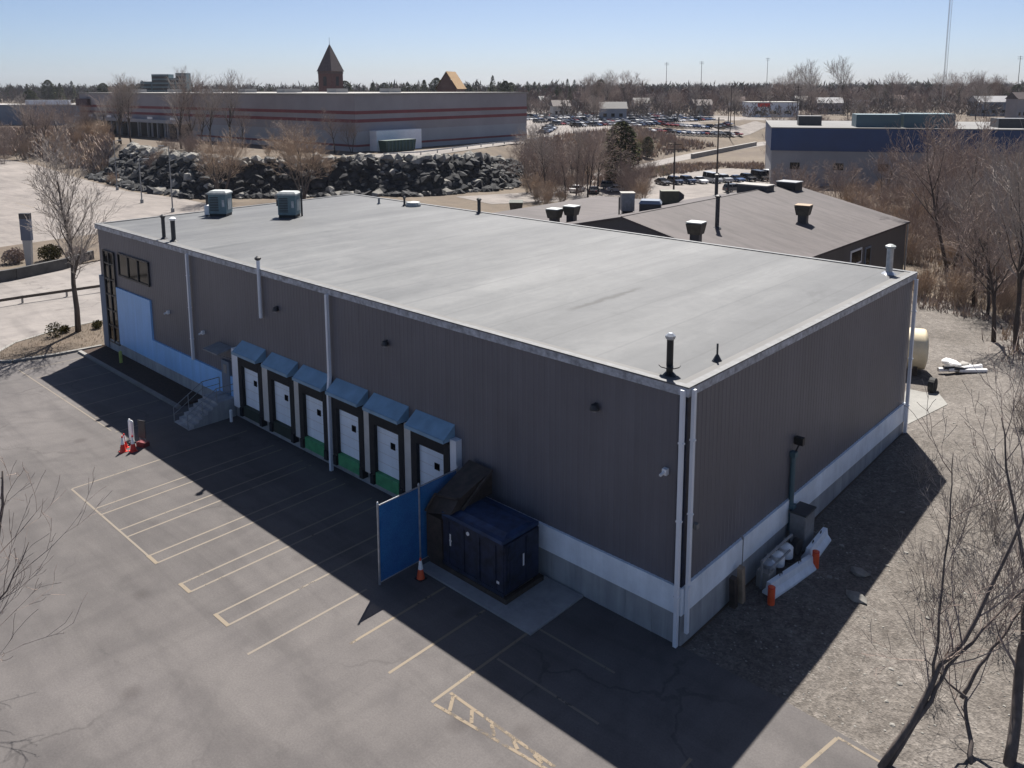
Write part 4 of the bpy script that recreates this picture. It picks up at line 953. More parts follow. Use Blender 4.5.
b = MB(); b.box(-1,7.5,-1.1,1.1,0,.2); b.build('skid', M['black'], t)
b = MB()
for k in range(8): b.box(-.6+k*1.05,-.5+k*1.05,-1.42,-1.25,.3,2.6)
b.build('rib', M['tealwall'], t)
# guard rail of the service road
def rail(name, pts, label, hh=.75, sp=2.5, m='galv', post='grey'):
    P = [Vector((*p,h(*p))) for p in pts]; t = thing(name, label, 'guard rail', P[0]); b = MB()
    for i in range(len(P)-1):
        a, c = P[i]-P[0], P[i+1]-P[0]
        for z0,z1,o in ((hh-.3,hh-.16,.05),(hh-.16,hh-.02,.05),(hh-.22,hh-.1,.0)):
            d = (c-a).normalized(); n_ = Vector((-d.y,d.x,0))*.04
            b.hexa([a-n_+Vector((0,0,z0)),c-n_+Vector((0,0,z0)),c+n_+Vector((0,0,z0)),a+n_+Vector((0,0,z0))],[a-n_*(.5+o*10)+Vector((0,0,z1)),c-n_*(.5+o*10)+Vector((0,0,z1)),c+n_+Vector((0,0,z1)),a+n_+Vector((0,0,z1))])
    b.build('rail_beam', M[m], t)
    for i in range(len(P)-1):
        a, c = P[i]-P[0], P[i+1]-P[0]; k = max(1,int((c-a).length/sp))
        for j in range(k):
            q = a.lerp(c, j/k); b = MB(); b.box(q.x-.22,q.x-.06,q.y-.08,q.y+.08,q.z-.1,q.z+hh); b.build('post', M[post], t)
rail('guard_rail', [(-77,-26),(-76.6,-10),(-76,0),(-75,8),(-74.5,24)], 'low roadside guard rail running along the street at left', .8, 3.2, 'rust', 'coping')
rail('guard_rail', [(-123,83.5),(-121,92),(-128.5,118),(-140.5,160)], 'thin guard rail along the service road beside the store', .9, 6, 'galv')
# median: pylon sign and retaining wall
t = thing('pylon_sign', 'tall grey pylon sign with dark top panel on the median', 'sign', (-94.2,6.2,.15), R(40)); t.scale = (.62,.62,.82)
b = MB(); b.hexa([(-.55,-.3,0),(.55,-.3,0),(.55,.3,0),(-.55,.3,0)],[(-.95,-.32,5.6),(.95,-.32,5.6),(.95,.32,5.6),(-.95,.32,5.6)]); b.build('pylon', M['palewall'], t)
b = MB(); b.box(-1.0,1.0,-.36,.36,3.9,7.1); b.build('panel', simple('slate_blue_panel', (.10,.12,.17), .5, .1, 1), t)
b = MB(); b.box(-1.02,1.02,-.38,.38,7.1,7.9); b.build('top_panel', M['dark'], t)
rw = [(-89,-14),(-88,-4),(-88.4,3),(-90.3,9),(-93,13)]
b = MB()
for i in range(4):
    a,c = Vector(rw[i]),Vector(rw[i+1]); d=(c-a).normalized(); n_=Vector((-d.y,d.x))*.25
    b.prism([tuple(a-n_),tuple(c-n_),tuple(c+n_),tuple(a+n_)], -.1, 1.25)
tag(b.build('retaining_wall', M['wallstone']), 'low dark stone retaining wall around the pylon median', 'wall')

# poles
def lamp_post(x, y, hh, label, group=None, head=True):
    t = thing('lamp_post', label, 'lamp post', (x,y,h(x,y)), rnd.uniform(0,6), group)
    b = MB(); b.tube([(0,0,0),(0,0,hh)], [.13,.07], 8); b.lathe((0,0,0), [(.3,0),(.3,.7),(.1,.75)], 10); b.build('pole', M['grey'], t)
    b = MB(); b.tube([(0,0,hh-.1),(1.1,0,hh+.1)], .05, 6); b.box(.8,1.7,-.2,.2,hh+.02,hh+.2); b.build('lamp_head', M['grey'], t)
G = 'lamp posts of the left parking lot'
lamp_post(-166,45.2,10.5,'leftmost lamp post of three along the rubble bank foot',G); lamp_post(-141.6,40,8.2,'middle lamp post of three along the rubble bank foot',G); lamp_post(-125.8,38.6,11.5,'rightmost lamp post of three, nearest the left rooftop unit',G)
def upole(x, y, hh, label, group=None, arms=2):
    t = thing('utility_pole', label, 'utility pole', (x,y,h(x,y)), rnd.uniform(-.4,.4)+.75, group)
    b = MB(); b.tube([(0,0,-.2),(0,0,hh)], [.2,.12], 8); b.build('pole', M['barkd'], t)
    for k in range(arms): b = MB(); b.box(-1.3,1.3,-.08,.08,hh-.6-k*1.0,hh-.45-k*1.0); b.build('crossarm', M['barkd'], t)
upole(-66.5,122.5,15.5,'tall utility pole beside the row of parked cars'); upole(-70.5,113,11,'shorter utility pole left of the parked cars')
G = 'utility poles on the far skyline'
for i,(u,d,hh) in enumerate(((663,520,30),(697,500,30),(761,560,34),(727,330,22),(792,300,22),(1006,430,30))):
    px_ = (u-512)/821.8; fx,fy = -.6721,.7233; rx,ry = .7328,.6804
    x,y = cam.x+d*(fx+px_*rx), cam.y+d*(fy+px_*ry)
    upole(x,y,hh,'tall utility pole among the far trees, number of crossarms unclear'.replace(', number of crossarms unclear','')+' right of centre',G)
def pol(u, d):
    px_ = (u-512)/821.8; fx,fy = -.6803,.7329; rx,ry = .7328,.6804
    return cam.x+d*(fx+px_*rx), cam.y+d*(fy+px_*ry)
x,y = pol(939,500)
t = thing('radio_mast', 'very tall thin lattice radio mast rising out of frame', 'radio mast', (x,y,h(x,y)))
b = MB(); hh = 110
for k in range(3):
    a = k*2.094; b.tube([(math.cos(a)*.9,math.sin(a)*.9,0),(math.cos(a)*.9,math.sin(a)*.9,hh)], .085, 4)
b.build('leg', M['palewall'], t); b = MB()
for z in range(0,hh,2):
    for k in range(3):
        a=k*2.094; c=(k+1)*2.094; b.tube([(math.cos(a)*.9,math.sin(a)*.9,z),(math.cos(c)*.9,math.sin(c)*.9,z+2)], .045, 3, 0, False)
b.build('lattice', M['palewall'], t)
# ------------------------------------------------------------------ other buildings
t = thing('clock_tower', 'red brick tower with steep pyramid roof behind the store', 'tower', (-265.5,170,h(-265,170)), R(14)); t.scale = (.70,.70,1)
b = MB(); b.box(-4.9,4.9,-4.9,4.9,0,21.2); b.build('shaft', M['brick'], t)
b = MB(); b.hexa([(-5.5,-5.5,21.2),(5.5,-5.5,21.2),(5.5,5.5,21.2),(-5.5,5.5,21.2)],[(-.2,-.2,31.8),(.2,-.2,31.8),(.2,.2,31.8),(-.2,.2,31.8)]); b.build('roof', M['slate'], t)
b = MB(); b.tube([(0,0,31.5),(0,0,34.6)], .1, 5); b.build('finial', M['dark'], t)
b = MB(); b.box(-1.2,1.2,-4.98,-4.9,15.6,19.2); b.build('belfry_opening', M['black'], t)
b = MB(); b.box(4.9,4.98,-1.2,1.2,15.6,19.2); b.build('belfry_opening', M['black'], t)
b = MB(); b.box(-5.1,5.1,-5.1,5.1,20.4,20.9); b.build('cornice', M['slate'], t)
x,y = pol(452,300)
t = thing('gabled_house', 'gabled house with tan shingle roof behind the store', 'house', (x,y,h(x,y)), R(118))
b = MB(); b.box(-5,5,-3.6,3.6,0,14.5); b.build('wall', M['brownwall'], t)
b = MB(); b.add([(-5.4,-4.2,14.2),(5.4,-4.2,14.2),(5.4,4.2,14.2),(-5.4,4.2,14.2),(-5.2,0,20.4),(5.2,0,20.4)],[(0,1,5,4),(2,3,4,5),(0,3,2,1)]); b.build('roof', M['tanroof'], t)
b = MB(); b.add([(-5,-3.6,14.5),(-5,3.6,14.5),(-5,0,19.9)],[(0,2,1)]); b.build('gable_wall', M['brownwall'], t); b = MB(); b.add([(5,-3.6,14.5),(5,3.6,14.5),(5,0,19.9)],[(0,1,2)]); b.build('gable_wall', M['brownwall'], t)
b = MB(); b.box(-4,4,-3.68,-3.62,10,12.5); b.build('window', M['glass'], t)
x,y = pol(170,700)
t = thing('glass_block', 'stepped teal glass office block on the skyline at left', 'office block', (x,y,h(x,y)), R(45))
for i,(a,c,hh) in enumerate(((-18,-9,21),(-9,5,27),(5,10,24),(10,18.5,28))):
    b = MB(); b.box(a,c,-6+i,6+i,0,hh); w_ = b.build('tower_section', M['tealwall'], t)
    b = MB()
    for k in range(int(hh/3.2)): b.box(a+.4,c-.4,-6.06+i,-6.0+i,1+k*3.2,3+k*3.2)
    b.build('window', M['glass'], w_)
x,y = pol(38,350)
t = thing('warehouse_shed', 'pale low shed with white roof at far left', 'shed', (x,y,h(x,y)), R(38))
b = MB(); b.box(-32,22,-10,10,0,8.0); b.build('wall', M['bluegrey'], t)
b = MB(); b.box(-32.5,22.5,-10.5,10.5,8.0,8.4); b.build('roof', M['palewall'], t)
b = MB(); b.box(4,22.6,-10.6,-9,8.4,10.2); b.build('parapet', M['white'], t)
for k in range(6): b = MB(); b.box(-28+k*8,-24+k*8,-10.08,-10.003,.3,4.2); b.build('loading_door', M['bluegrey'], t)
# blue roofed building at right
bb = thing('blue_building', 'grey walled flat building with deep navy blue upper band', 'building', (-66.8,147.1,0), math.atan2(23,44))
LB = 58; HBB = 12.45; BL = 7.6
b = MB(); b.box(0,LB,0,40,-.3,BL); b.build('lower_wall', M['greywall'], bb)
b = MB(); b.box(-.25,LB+.25,-.35,40.2,BL,HBB); b.build('fascia_band', M['bluewall'], bb)
b = MB(); b.box(-.3,LB+.3,-.4,40.3,HBB,HBB+.25); rf = b.build('roof', M['membrane2'], bb)
b = MB(); b.box(27,37,3,11,HBB+.25,HBB+3.2); b.build('penthouse', M['tealwall'], rf)
b = MB(); b.box(17.5,26.5,3.5,11,HBB+.25,HBB+3.0); b.build('penthouse', M['tealwall'], rf)
b = MB(); b.box(6,11,10,15,HBB+.25,HBB+2.4); b.build('roof_unit', M['dark'], rf); b = MB(); b.box(46,52,6,12,HBB+.25,HBB+2.2); b.build('roof_unit', M['dark'], rf)
b = MB(); b.box(30,44,-.5,-.36,BL+.2,BL+.8); b.build('fascia_trim', M['bluewall'], bb)
for k in range(6): b = MB(); b.box(4+k*9,6+k*9,-.06,-.004,3.5,5); b.build('window', M['glass'], bb)
# far scatter of houses and long sheds right of centre
WALLS = ['palewall','brownwall','bluegrey','bandgrey','white','coping']; ROOFS = ['slate','brownwall','membrane2','coping','greywall']
WN = {'palewall':'pale','brownwall':'brown','bluegrey':'blue grey','bandgrey':'grey','white':'white','coping':'beige'}
fh = [(560,420,9,3.5),(585,520,10,4),(612,380,12,3.2),(640,470,9,4),(668,560,12,4),(700,430,10,3.5),(735,520,9,4),(768,420,24,4.5),(800,560,12,4),(826,460,14,4),(858,540,10,4.5),(893,610,12,4),(548,600,14,4),(602,640,12,4.5),(985,420,16,5),(1015,380,9,7),(925,650,12,4)]
for i,(u,d,w_,hh) in enumerate(fh):
    x,y = pol(u,d); wm = WALLS[i%6]; flat_ = i%3 == 1 or w_ > 20
    pos = 'left of the road' if u < 660 else ('above the parked cars' if u < 770 else ('beyond the blue building' if u < 960 else 'at the right edge'))
    if w_ > 20: wm = 'white'; hh = 5
    t = thing('far_house', '%s %s house %s, %s' % (WN[wm], 'flat roofed' if flat_ else 'gable roofed', 'with red signs' if w_ > 20 else 'among far trees', pos), 'house', (x,y,h(x,y)), R(rnd.uniform(20,70)), 'houses among the far trees')
    zz = 6 if d > 300 else 0
    b = MB(); b.box(-w_/2,w_/2,-w_*.35,w_*.35,-1,hh+2); b.build('wall', M[wm], t)
    b = MB()
    if flat_: b.box(-w_/2-.3,w_/2+.3,-w_*.35-.3,w_*.35+.3,hh+2,hh+2.4)
    else: b.add([(-w_/2-.4,-w_*.35-.5,hh+2),(w_/2+.4,-w_*.35-.5,hh+2),(w_/2+.4,w_*.35+.5,hh+2),(-w_/2-.4,w_*.35+.5,hh+2),(-w_/2-.4,0,hh+5),(w_/2+.4,0,hh+5)],[(0,1,5,4),(2,3,4,5),(0,4,3),(1,2,5),(0,3,2,1)])
    b.build('roof', M['palewall'] if w_ > 20 else M[ROOFS[i%5]], t)
    for k in range(3): b = MB(); b.box(-w_*.38+k*w_*.3,-w_*.25+k*w_*.3,-w_*.35-.06,-w_*.35-.003,1.5,3); b.build('window', M['glass'], t)
    if w_ > 20: b = MB(); b.box(-8,-2,-w_*.35-.3,-w_*.35-.05,hh,hh+1.8); b.build('sign_panel', M['redor'], t)

# ------------------------------------------------------------------ cars
def car_parts(kind):
    if kind == 'suv': Lc,hw,prof,gh = 4.6,.92,[(-2.3,.35),(2.3,.35),(2.3,.85),(2.2,1.0),(1.1,1.1),(-2.25,1.12),(-2.3,.8)],[(.95,1.08),(.35,1.68),(-2.0,1.70),(-2.22,1.1)]
    elif kind == 'van': Lc,hw,prof,gh = 5.3,1.0,[(-2.65,.35),(2.65,.35),(2.65,.9),(2.3,1.15),(2.0,1.2),(-2.65,1.2)],[(1.95,1.18),(1.3,2.25),(-2.6,2.3),(-2.65,1.18)]
    else: Lc,hw,prof,gh = 4.6,.88,[(-2.3,.32),(2.3,.32),(2.3,.7),(2.1,.82),(.9,.93),(-1.7,.95),(-2.25,.88),(-2.3,.7)],[(.85,.91),(.15,1.42),(-1.0,1.42),(-1.75,.92)]
    bd = MB(); n = len(prof)
    bd.add([(x,-hw,z) for x,z in prof]+[(x,hw,z) for x,z in prof],[tuple(range(n)),tuple(range(2*n-1,n-1,-1))]+[(i,i+n,(i+1)%n+n,(i+1)%n) for i in range(n)])
    k = .82; (a,b_,c,d) = gh
    bd.hexa([(c[0]+.1,-hw*k,c[1]-.04),(b_[0]-.05,-hw*k,b_[1]-.04),(b_[0]-.05,hw*k,b_[1]-.04),(c[0]+.1,hw*k,c[1]-.04)],[(c[0]+.15,-hw*k*.96,c[1]+.05),(b_[0]-.1,-hw*k*.96,b_[1]+.05),(b_[0]-.1,hw*k*.96,b_[1]+.05),(c[0]+.15,hw*k*.96,c[1]+.05)])
    for x_ in (b_[0]*.4+c[0]*.6,): bd.box(x_-.05,x_+.05,-hw*.93,hw*.93,a[1],c[1]-.06)
    gl = MB(); gl.hexa([(d[0],-hw*.97,d[1]),(a[0],-hw*.97,a[1]),(a[0],hw*.97,a[1]),(d[0],hw*.97,d[1])],[(c[0],-hw*k,c[1]-.04),(b_[0],-hw*k,b_[1]-.04),(b_[0],hw*k,b_[1]-.04),(c[0],hw*k,c[1]-.04)])
    return Lc,hw,bd,gl
cars = {}
def car(kind, colr, x, y, rz, label, group):
    key = (kind,colr)
    if key in cars: return dup(cars[key], (x,y,h(x,y)), rz, 1, label, group)
    Lc,hw,bd,gl = car_parts(kind); t = thing('parked_car', label, 'car', (x,y,h(x,y)), rz, group); cars[key] = t
    bd.build('body', M['car_'+colr], t); gl.build('windows', M['carglass'], t)
    for sx in (-1,1):
        for sy in (-1,1):
            b = MB(); b.tube([(sx*Lc*.3,sy*(hw-.18),.33),(sx*Lc*.3,sy*(hw+.03),.33)], .33, 14); w_ = b.build('wheel', M['tyre'], t)
            b = MB(); b.tube([(sx*Lc*.3,sy*(hw-.05),.33),(sx*Lc*.3,sy*(hw+.04),.33)], .2, 10); b.build('rim', M['galv'], w_)
    for sy in (-1,1):
        b = MB(); b.box(Lc/2-.05,Lc/2+.015,sy*hw*.75-.16,sy*hw*.75+.16,.62,.78); b.build('headlight', M['lamp'], t)
        b = MB(); b.box(-Lc/2-.015,-Lc/2+.05,sy*hw*.78-.13,sy*hw*.78+.13,.68,.86); b.build('taillight', M['redlens'], t)
    return t
G = 'cars parked behind the brown roof'
row = [('sedan','black'),('suv','navy'),('suv','navy'),('sedan','white'),('van','silver'),('suv','silver'),('sedan','blue'),('suv','black'),('van','black'),('van','white')]
CN = {'white':'white','silver':'silver','black':'black','grey':'grey','blue':'blue','red':'red','navy':'dark navy'}
ordn = ['first','second','third','fourth','fifth','sixth','seventh','eighth','ninth','tenth']
for i,(kd,cc) in enumerate(row):
    x,y = -84.5+i*1.55, 131+i*2.75
    car(kd, cc, x, y, R(-28)+rnd.uniform(-.04,.04), '%s %s, %s from the left in the row behind the brown roof' % (CN[cc],kd,ordn[i]), G)
car('suv','grey',-66.2,129.5,R(62),'grey suv alone in front of the row of parked cars',G)
car('suv','grey',-88.5,117,R(40),'grey suv farthest left, by the brown bushes',G); car('sedan','silver',-84.2,113.5,R(45),'silver sedan near the left end of the lot',G)
car('sedan','black',-86.5,108.5,R(120),'black sedan at the lot entrance left of the gable',G); car('sedan','white',-90.5,108,R(100),'white sedan at the lot entrance beside the brown trees',G)
car('sedan','grey',-57.5,118,R(62),'grey sedan beside the annex ridge, nearest the blue building',G)
car('sedan','white',-232,31,R(100),'white car alone at far left of the big parking lot',G); 
# cars of the upper lot: a few pixels each
small = {}
UC = ['white','white','silver','silver','black','grey','blue','red','white','navy']
def small_car(colr, x, y, rz, label, group):
    if colr in small:
        o = small[colr].copy(); col.objects.link(o)
    else:
        Lc,hw,bd,gl = car_parts('suv' if colr in ('black','grey') else 'sedan'); n0 = len(bd.v)
        bd.add(gl.v, gl.f, 1)
        for sx in (-1,1):
            for sy in (-1,1): bd.tube([(sx*Lc*.3,sy*(hw-.18),.33),(sx*Lc*.3,sy*(hw+.03),.33)], .33, 10, 2)
        o = bd.build('parked_car', [M['car_'+colr],M['carglass'],M['tyre']]); small[colr] = o
    o.location = (x,y,h(x,y)+.05); o.rotation_euler = (0,0,rz); tag(o, label, 'car', group)
rows = [((-152,228),(-147,288),'front'),((-163,228),(-158,300),'front'),((-176,215),(-172,310),'middle'),((-192,222),(-190,330),'middle'),((-212,235),(-212,350),'back'),((-236,250),(-236,380),'back'),((-262,262),(-265,400),'back'),((-155,172),(-175,200),'left')]
for (a,c,nm) in rows:
    d = Vector(c)-Vector(a); k = int(d.length/2.9)
    for j in range(k):
        if rnd.random() < .10: continue
        p = Vector(a)+d*j/k; cc = rnd.choice(UC)
        small_car(cc, p.x, p.y, R(rnd.choice([0,180])+rnd.uniform(-4,4)), 'small %s car in the %s rows of the upper parking lot' % (CN[cc],nm), 'cars in the upper parking lot')
# pale concrete wall along the side road
b = MB(); b.hexa([(-116,196,-.2),(-115.2,196,-.2),(-127.2,262,-.2),(-128,262,-.2)],[(-116,196,1.4),(-115.2,196,1.4),(-127.2,262,1.4),(-128,262,1.4)]); tag(b.build('boundary_wall', M['coping']), 'long pale concrete wall along the road above parked cars', 'wall')

# ------------------------------------------------------------------ middle distance vegetation
W_ = 'in the brown grove left of the parked cars'; G = 'trees of the brown grove behind the roof'
for (u,d) in ((533,168),(545,160),(556,172),(566,158),(577,166),(588,160),(540,185),(572,182),(598,170),(525,190),(583,178)):
    x,y = pol(u,d); plant(rnd.choice([0,1,0,3,2]), x, y, rnd.uniform(.85,1.2), W_, G)
KT = 'bushy brown shrubs at the grove edge'
for i in range(38):
    x,y = pol(rnd.uniform(528,660), rnd.uniform(146,205))
    if (x < -58 and x > -92 and y > 128 and y < 160): continue
    sdup(S2 if i%2 else S3, x, y, rnd.uniform(1.0,2.0), ('russet' if i%2 else 'tan')+' brush around the brown grove and its embankment', 'brush around the brown grove')
for i in range(64):
    u = rnd.uniform(630,765); d = rnd.uniform(225,292); x,y = pol(u,d)
    if plateau(x,y) < .2 or plateau(x,y) > 6.9: continue
    sdup(S2 if i%3 else S3, x, y, rnd.uniform(.8,1.7), ('russet' if i%3 else 'tan')+' brush on the embankment below the upper parking lot', 'brush on the embankment')
def evergreen(seed, ht, r, n, label, loc, group=None, cone_=True):
    rr = random.Random(seed); t = thing('evergreen_tree', label, 'tree', loc, 0, group); b = MB()
    for i in range(n):
        zt = rr.random()**.8; a = rr.uniform(0,6.28); rad = r*((1-zt)**.7 if cone_ else math.sqrt(max(0,1-(2*zt-1)**2)))*(.35+.65*rr.random()**.5)
        rad *= 1+.45*noise.noise(Vector((math.cos(a)*1.5,math.sin(a)*1.5,zt*5+seed)))
        p = Vector((math.cos(a)*rad,math.sin(a)*rad,ht*(.04+.96*zt)-rad*.12)); s = rr.uniform(.18,.42)*ht/10
        q = Vector((math.cos(a),math.sin(a),rr.uniform(-.5,.3)))*s; w_ = Vector((-math.sin(a),math.cos(a),rr.uniform(-.4,.4)))*s*.5
        b.add([p-q*.4,p+w_,p+q,p-w_],[(0,1,2,3)])
    b.build('crown', M['needle'], t); q = MB(); q.tube([(0,0,-.2),(0,0,ht*.9)], [ht*.022,ht*.004], 7); q.build('trunk', M['barkd'], t); return t
x,y = pol(621,176); ev = evergreen(91, 14.5, 4.0, 5200, 'large dark green evergreen standing beside the brown grove', (x,y,h(x,y)-.3), None, False)
x,y = pol(664,186); evergreen(92, 4.0, 2.2, 900, 'small olive evergreen bush left of the parked cars', (x,y,h(x,y)), None, False)
x,y = pol(648,250); dup(ev, (x,y,h(x,y)), 1, .45, 'small evergreen on the embankment below the upper lot')
# shrub mound at far left, trees in front of the store
G = 'brush on the mound at far left'
for i in range(30):
    x,y = pol(rnd.uniform(-20,108), rnd.uniform(225,290)); 
    sdup(S2 if i%2 else S3, x, y, rnd.uniform(1.6,3.0), ('russet' if i%2 else 'tan')+' overgrown brush on the mound at far left', G)
G = 'trees before the big store'
for (u,d,k,s) in ((4,262,0,.95),(18,255,2,.9),(28,270,1,1.15),(42,262,3,1.1),(60,258,0,.8),(75,250,2,.8),(90,262,3,.8),(105,245,1,.75),(122,220,1,1.1),(187,205,2,.8),(212,198,1,1.05),(243,200,0,.85),(182,200,1,1.25),(198,203,3,1.2),(232,196,1,1.25),(120,225,3,1.15),(132,221,1,1.1),(300,182,2,.7),(335,184,0,.75),(352,186,3,.6)):
    x,y = pol(u,d); plant(k, x, y, s, 'before the big store, left of centre', G)
for i in range(26):
    u = rnd.uniform(110,350); j = 4+int(rnd.random()*2)
    x,y = pol(u, 190-(u-110)*.11+rnd.uniform(-6,8))
    if h(x,y) < .1 and x > -137: continue
    sdup(S3 if i%2 else S2, x, y, rnd.uniform(.8,1.5), ('tan' if i%2 else 'russet')+' brush growing through the rubble bank', 'brush on the rubble bank')
# trees on the far right, around the blue building, and the field beyond
G = 'trees around the blue building'
for i in range(44):
    u = rnd.uniform(772,1040); d = rnd.uniform(212,330); x,y = pol(u,d)
    plant(rnd.randrange(4), x, y, rnd.uniform(.7,1.0), 'beyond the blue building', G)
for i in range(5):
    u = rnd.uniform(765,930); x,y = pol(u, 162-(u-765)*.04+rnd.uniform(-8,4)); plant(rnd.choice([0,2,3]), x, y, rnd.uniform(.6,.8), 'against the grey wall of the blue building', G)
for i in range(22):
    u = rnd.uniform(765,935); x,y = pol(u, 150+rnd.uniform(-14,10)); sdup(S3 if i%2 else S2, x, y, rnd.uniform(1.1,1.9), ('tan' if i%2 else 'russet')+' brush in front of the blue building', 'brush in front of the blue building')
G = 'bare trees between the far houses'
for i in range(120):
    u = rnd.uniform(528,1030); d = rnd.uniform(330,680); x,y = pol(u,d)
    plant(rnd.randrange(4), x, y, rnd.uniform(.65,1.15), 'between the far houses right of centre', G)
G = 'evergreens along the skyline'
pine = None
for i in range(22):
    u = rnd.choice([rnd.uniform(775,905),rnd.uniform(775,905),rnd.uniform(590,640),rnd.uniform(940,1020)]); d = rnd.uniform(430,520); x,y = pol(u,d)
    plant(rnd.choice([0,1,3]), x, y, rnd.uniform(1.3,1.95), 'rising tall above the far woods at the right', 'tall bare trees on the skyline')
for i in range(104):
    u = rnd.choice([rnd.uniform(455,600),rnd.uniform(-10,300),rnd.uniform(455,590),rnd.uniform(780,1020),rnd.uniform(345,440)]); d = rnd.uniform(560,900); x,y = pol(u,d)
    f_ = rnd.uniform(.75,1.35); lb = 'dark evergreen tree on the far skyline '+('left of the tower' if u < 310 else ('just right of the tower' if u < 445 else ('beyond the store end' if u < 640 else 'at the right')))
    if pine is None: pine = evergreen(93, 15, 4.6, 1500, lb, (x,y,h(x,y)-1), G)
    elif i%3: dup(pine, (x,y,h(x,y)-1), rnd.uniform(0,6), (f_*rnd.uniform(.8,1.4),f_,(1.15 if u < 600 else .95)*f_*rnd.uniform(.9,1.2)), lb, G)
    else: dup(ev, (x,y,h(x,y)-1), rnd.uniform(0,6), (1.1*f_*rnd.uniform(.7,1.2),1.1*f_,(1.2 if u < 600 else .95)*f_*rnd.uniform(.85,1.1)), lb, G)
# far woods: reads as one mass
b = MB(); rr = random.Random(5)
def wood(m_idx, u0, u1, d0, d1, n, hmin, hmax):
    for i in range(n):
        u = rr.uniform(u0,u1); d = rr.uniform(d0,d1); x,y = pol(u,d); z = h(x,y); ht = rr.uniform(hmin,hmax); r_ = ht*rr.uniform(.25,.45)
        for k in range(30):
            a = rr.uniform(0,6.28); q = rr.random(); c = Vector((x+math.cos(a)*r_*q,y+math.sin(a)*r_*q,z+ht*rr.uniform(.2,1)*(1-.25*q)))
            s = ht*rr.uniform(.05,.13); v1 = Vector((rr.uniform(-1,1),rr.uniform(-1,1),rr.uniform(.3,1.6))).normalized()*s*1.6; v2 = v1.orthogonal().normalized()*s*.22
            b.add([c-v1,c+v2,c+v1,c-v2],[(0,1,2,3)], m_idx)
wood(0, -60, 1090, 750, 1700, 3200, 12, 22); wood(1, -60, 1090, 800, 1700, 1200, 12, 22); wood(2, 520, 1090, 560, 1200, 1800, 9, 17); wood(0, 520, 1090, 380, 800, 1500, 5, 10); wood(3, 520, 1090, 400, 900, 700, 4, 8)
stuff(b.build('far_woods', [M['bark'],M['needle'],M['woodr'],M['twig']]), 'brown and green woods filling the far skyline', 'woods')

# undergrowth: matted dead stems nobody could count
b = MB(); rr = random.Random(9)
def tuft(x, y, s_, mi, wd=None):
    z = h(x,y)-.05
    for k in range(7):
        a = rr.uniform(0,6.28); l_ = s_*rr.uniform(.5,1.2); t_ = rr.uniform(.1,.8)
        p = Vector((x+rr.uniform(-.5,.5)*s_,y+rr.uniform(-.5,.5)*s_,z)); q = p+Vector((math.cos(a)*l_*t_,math.sin(a)*l_*t_,l_)); n_ = Vector((-math.sin(a),math.cos(a),0))*(.022 if wd is None else wd)*(1+s_)
        b.add([p-n_,p+n_,q],[(0,1,2)], mi)
for i in range(9000):
    y = rr.uniform(43,125); x = rr.uniform(-45,24); u,v,dz = uv(x,y)
    if u < 905-(y-60)*.9 or u > 1050 or (x < -12.5 and y < 76): continue
    if y < 56 and x < (-1 if y > 50 else 1.2): continue
    tuft(x, y, rr.uniform(.5,1.4), rr.randrange(3))
for i in range(7000):
    x,y = pol(rr.uniform(522,770), rr.uniform(150,300)); p_ = plateau(x,y)
    if p_ < .15 or p_ > 6.98: continue
    tuft(x, y, rr.uniform(.7,2.1), rr.randrange(3), .085)
for i in range(2600):
    u = rr.uniform(640,765); x,y = pol(u, rr.uniform(178,232))
    if x < -100 - (y-128)*.2 or (x > -94 and y < 176): continue
    tuft(x, y, rr.uniform(.4,1.3), rr.randrange(3), .07)
for i in range(3500):
    x,y = pol(rr.uniform(-20,112), rr.uniform(205,300)); p_ = plateau(x,y)
    if p_ < .15: continue
    tuft(x, y, rr.uniform(.8,2.2), rr.randrange(3), .085)
for i in range(1500):
    x,y = pol(rr.uniform(525,640), rr.uniform(138,200)); 
    if x > -100 and y < 118: continue
    tuft(x, y, rr.uniform(.5,1.3), rr.randrange(3), .05)
stuff(b.build('undergrowth', [M['twigr'],M['twig'],M['twigt']]), 'matted brown dead undergrowth on banks and thicket floor', 'undergrowth')

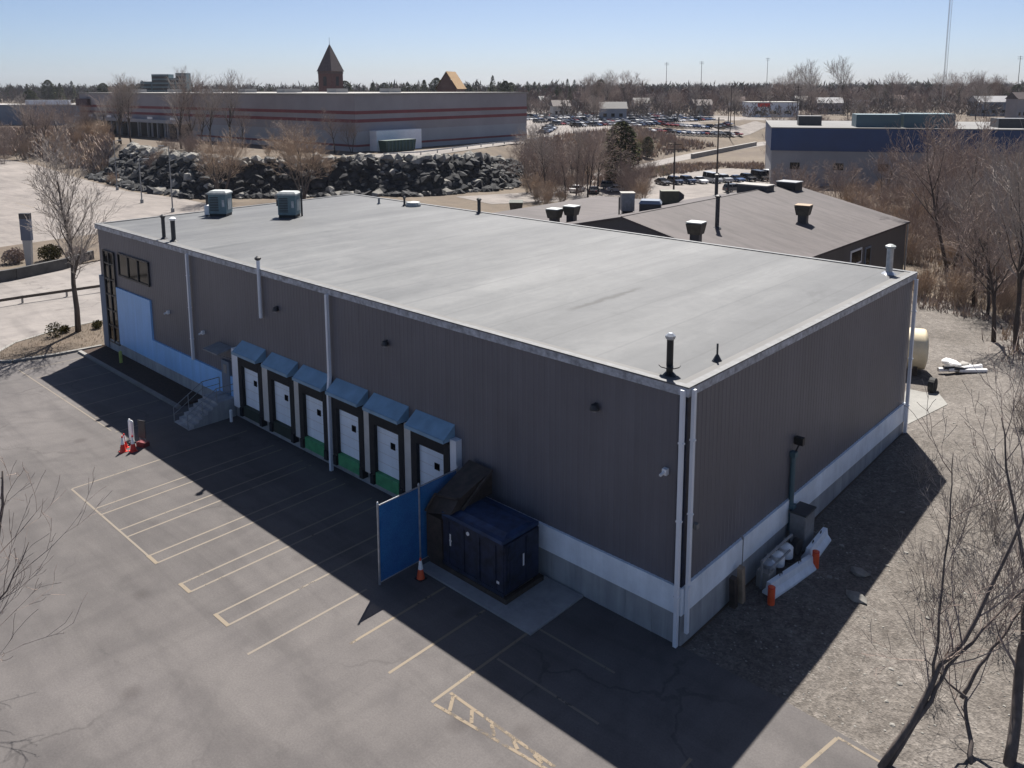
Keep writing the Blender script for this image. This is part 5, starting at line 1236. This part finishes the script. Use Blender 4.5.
# thin air between the yard and the skyline
hm = bpy.data.materials.new('haze_air'); hm.use_nodes = True; ht_ = hm.node_tree
for n_ in list(ht_.nodes):
    if n_.type != 'OUTPUT_MATERIAL': ht_.nodes.remove(n_)
pv = ht_.nodes.new('ShaderNodeVolumePrincipled'); pv.inputs['Color'].default_value = (.80,.87,1,1); pv.inputs['Density'].default_value = .00006; pv.inputs['Anisotropy'].default_value = 0
ht_.links.new(pv.outputs[0], [n_ for n_ in ht_.nodes if n_.type == 'OUTPUT_MATERIAL'][0].inputs['Volume'])
b = MB(); b.box(-6100,4600,-620,6100,-2.5,128); hz = b.build('haze', hm); hz['kind'] = 'stuff'

# ------------------------------------------------------------------ light, sky, camera
SUN_AZ = math.atan2(-3.2, 4.78)      # direction towards the sun: (-3.2, 4.78) in plan, 54 degrees up
EL = R(54.3)
w = bpy.data.worlds.new('World'); scene.world = w; w.use_nodes = True
nt = w.node_tree; bg = nt.nodes['Background']; sky = nt.nodes.new('ShaderNodeTexSky'); sky.sky_type = 'NISHITA'; sky.sun_disc = False
sky.sun_elevation = EL; sky.sun_rotation = SUN_AZ; sky.altitude = 0; sky.air_density = .55; sky.dust_density = 1.0; sky.ozone_density = 4.0
nt.links.new(sky.outputs[0], bg.inputs[0]); bg.inputs[1].default_value = .055
sl = bpy.data.lights.new('sun', 'SUN'); sl.energy = 5.0; sl.angle = R(.53); sl.color = (1.0,.95,.88)
so = bpy.data.objects.new('sun', sl); col.objects.link(so)
so.rotation_euler = Vector((3.2,-4.78,-8)).to_track_quat('-Z','Y').to_euler()
cd = bpy.data.cameras.new('camera'); co = bpy.data.objects.new('camera', cd); col.objects.link(co); scene.camera = co
cd.sensor_width = 36; cd.lens = 821.79*36/1024; cd.shift_y = -(384-218.1)/1024; cd.clip_end = 20000; cd.clip_start = .5
yaw, pit, rol = .7483,.1561,-.0028
fw = Vector((-math.sin(yaw)*math.cos(pit), math.cos(yaw)*math.cos(pit), -math.sin(pit))); r0 = Vector((math.cos(yaw),math.sin(yaw),0)); u0 = r0.cross(fw)
rv = r0*math.cos(rol)+u0*math.sin(rol); uvv = -r0*math.sin(rol)+u0*math.cos(rol)
mw = Matrix((rv,uvv,-fw)).transposed().to_4x4(); mw.translation = cam; co.matrix_world = mw
scene.view_settings.view_transform = 'Standard'; scene.view_settings.look = 'None'; scene.view_settings.exposure = 1.02; scene.view_settings.gamma = 1
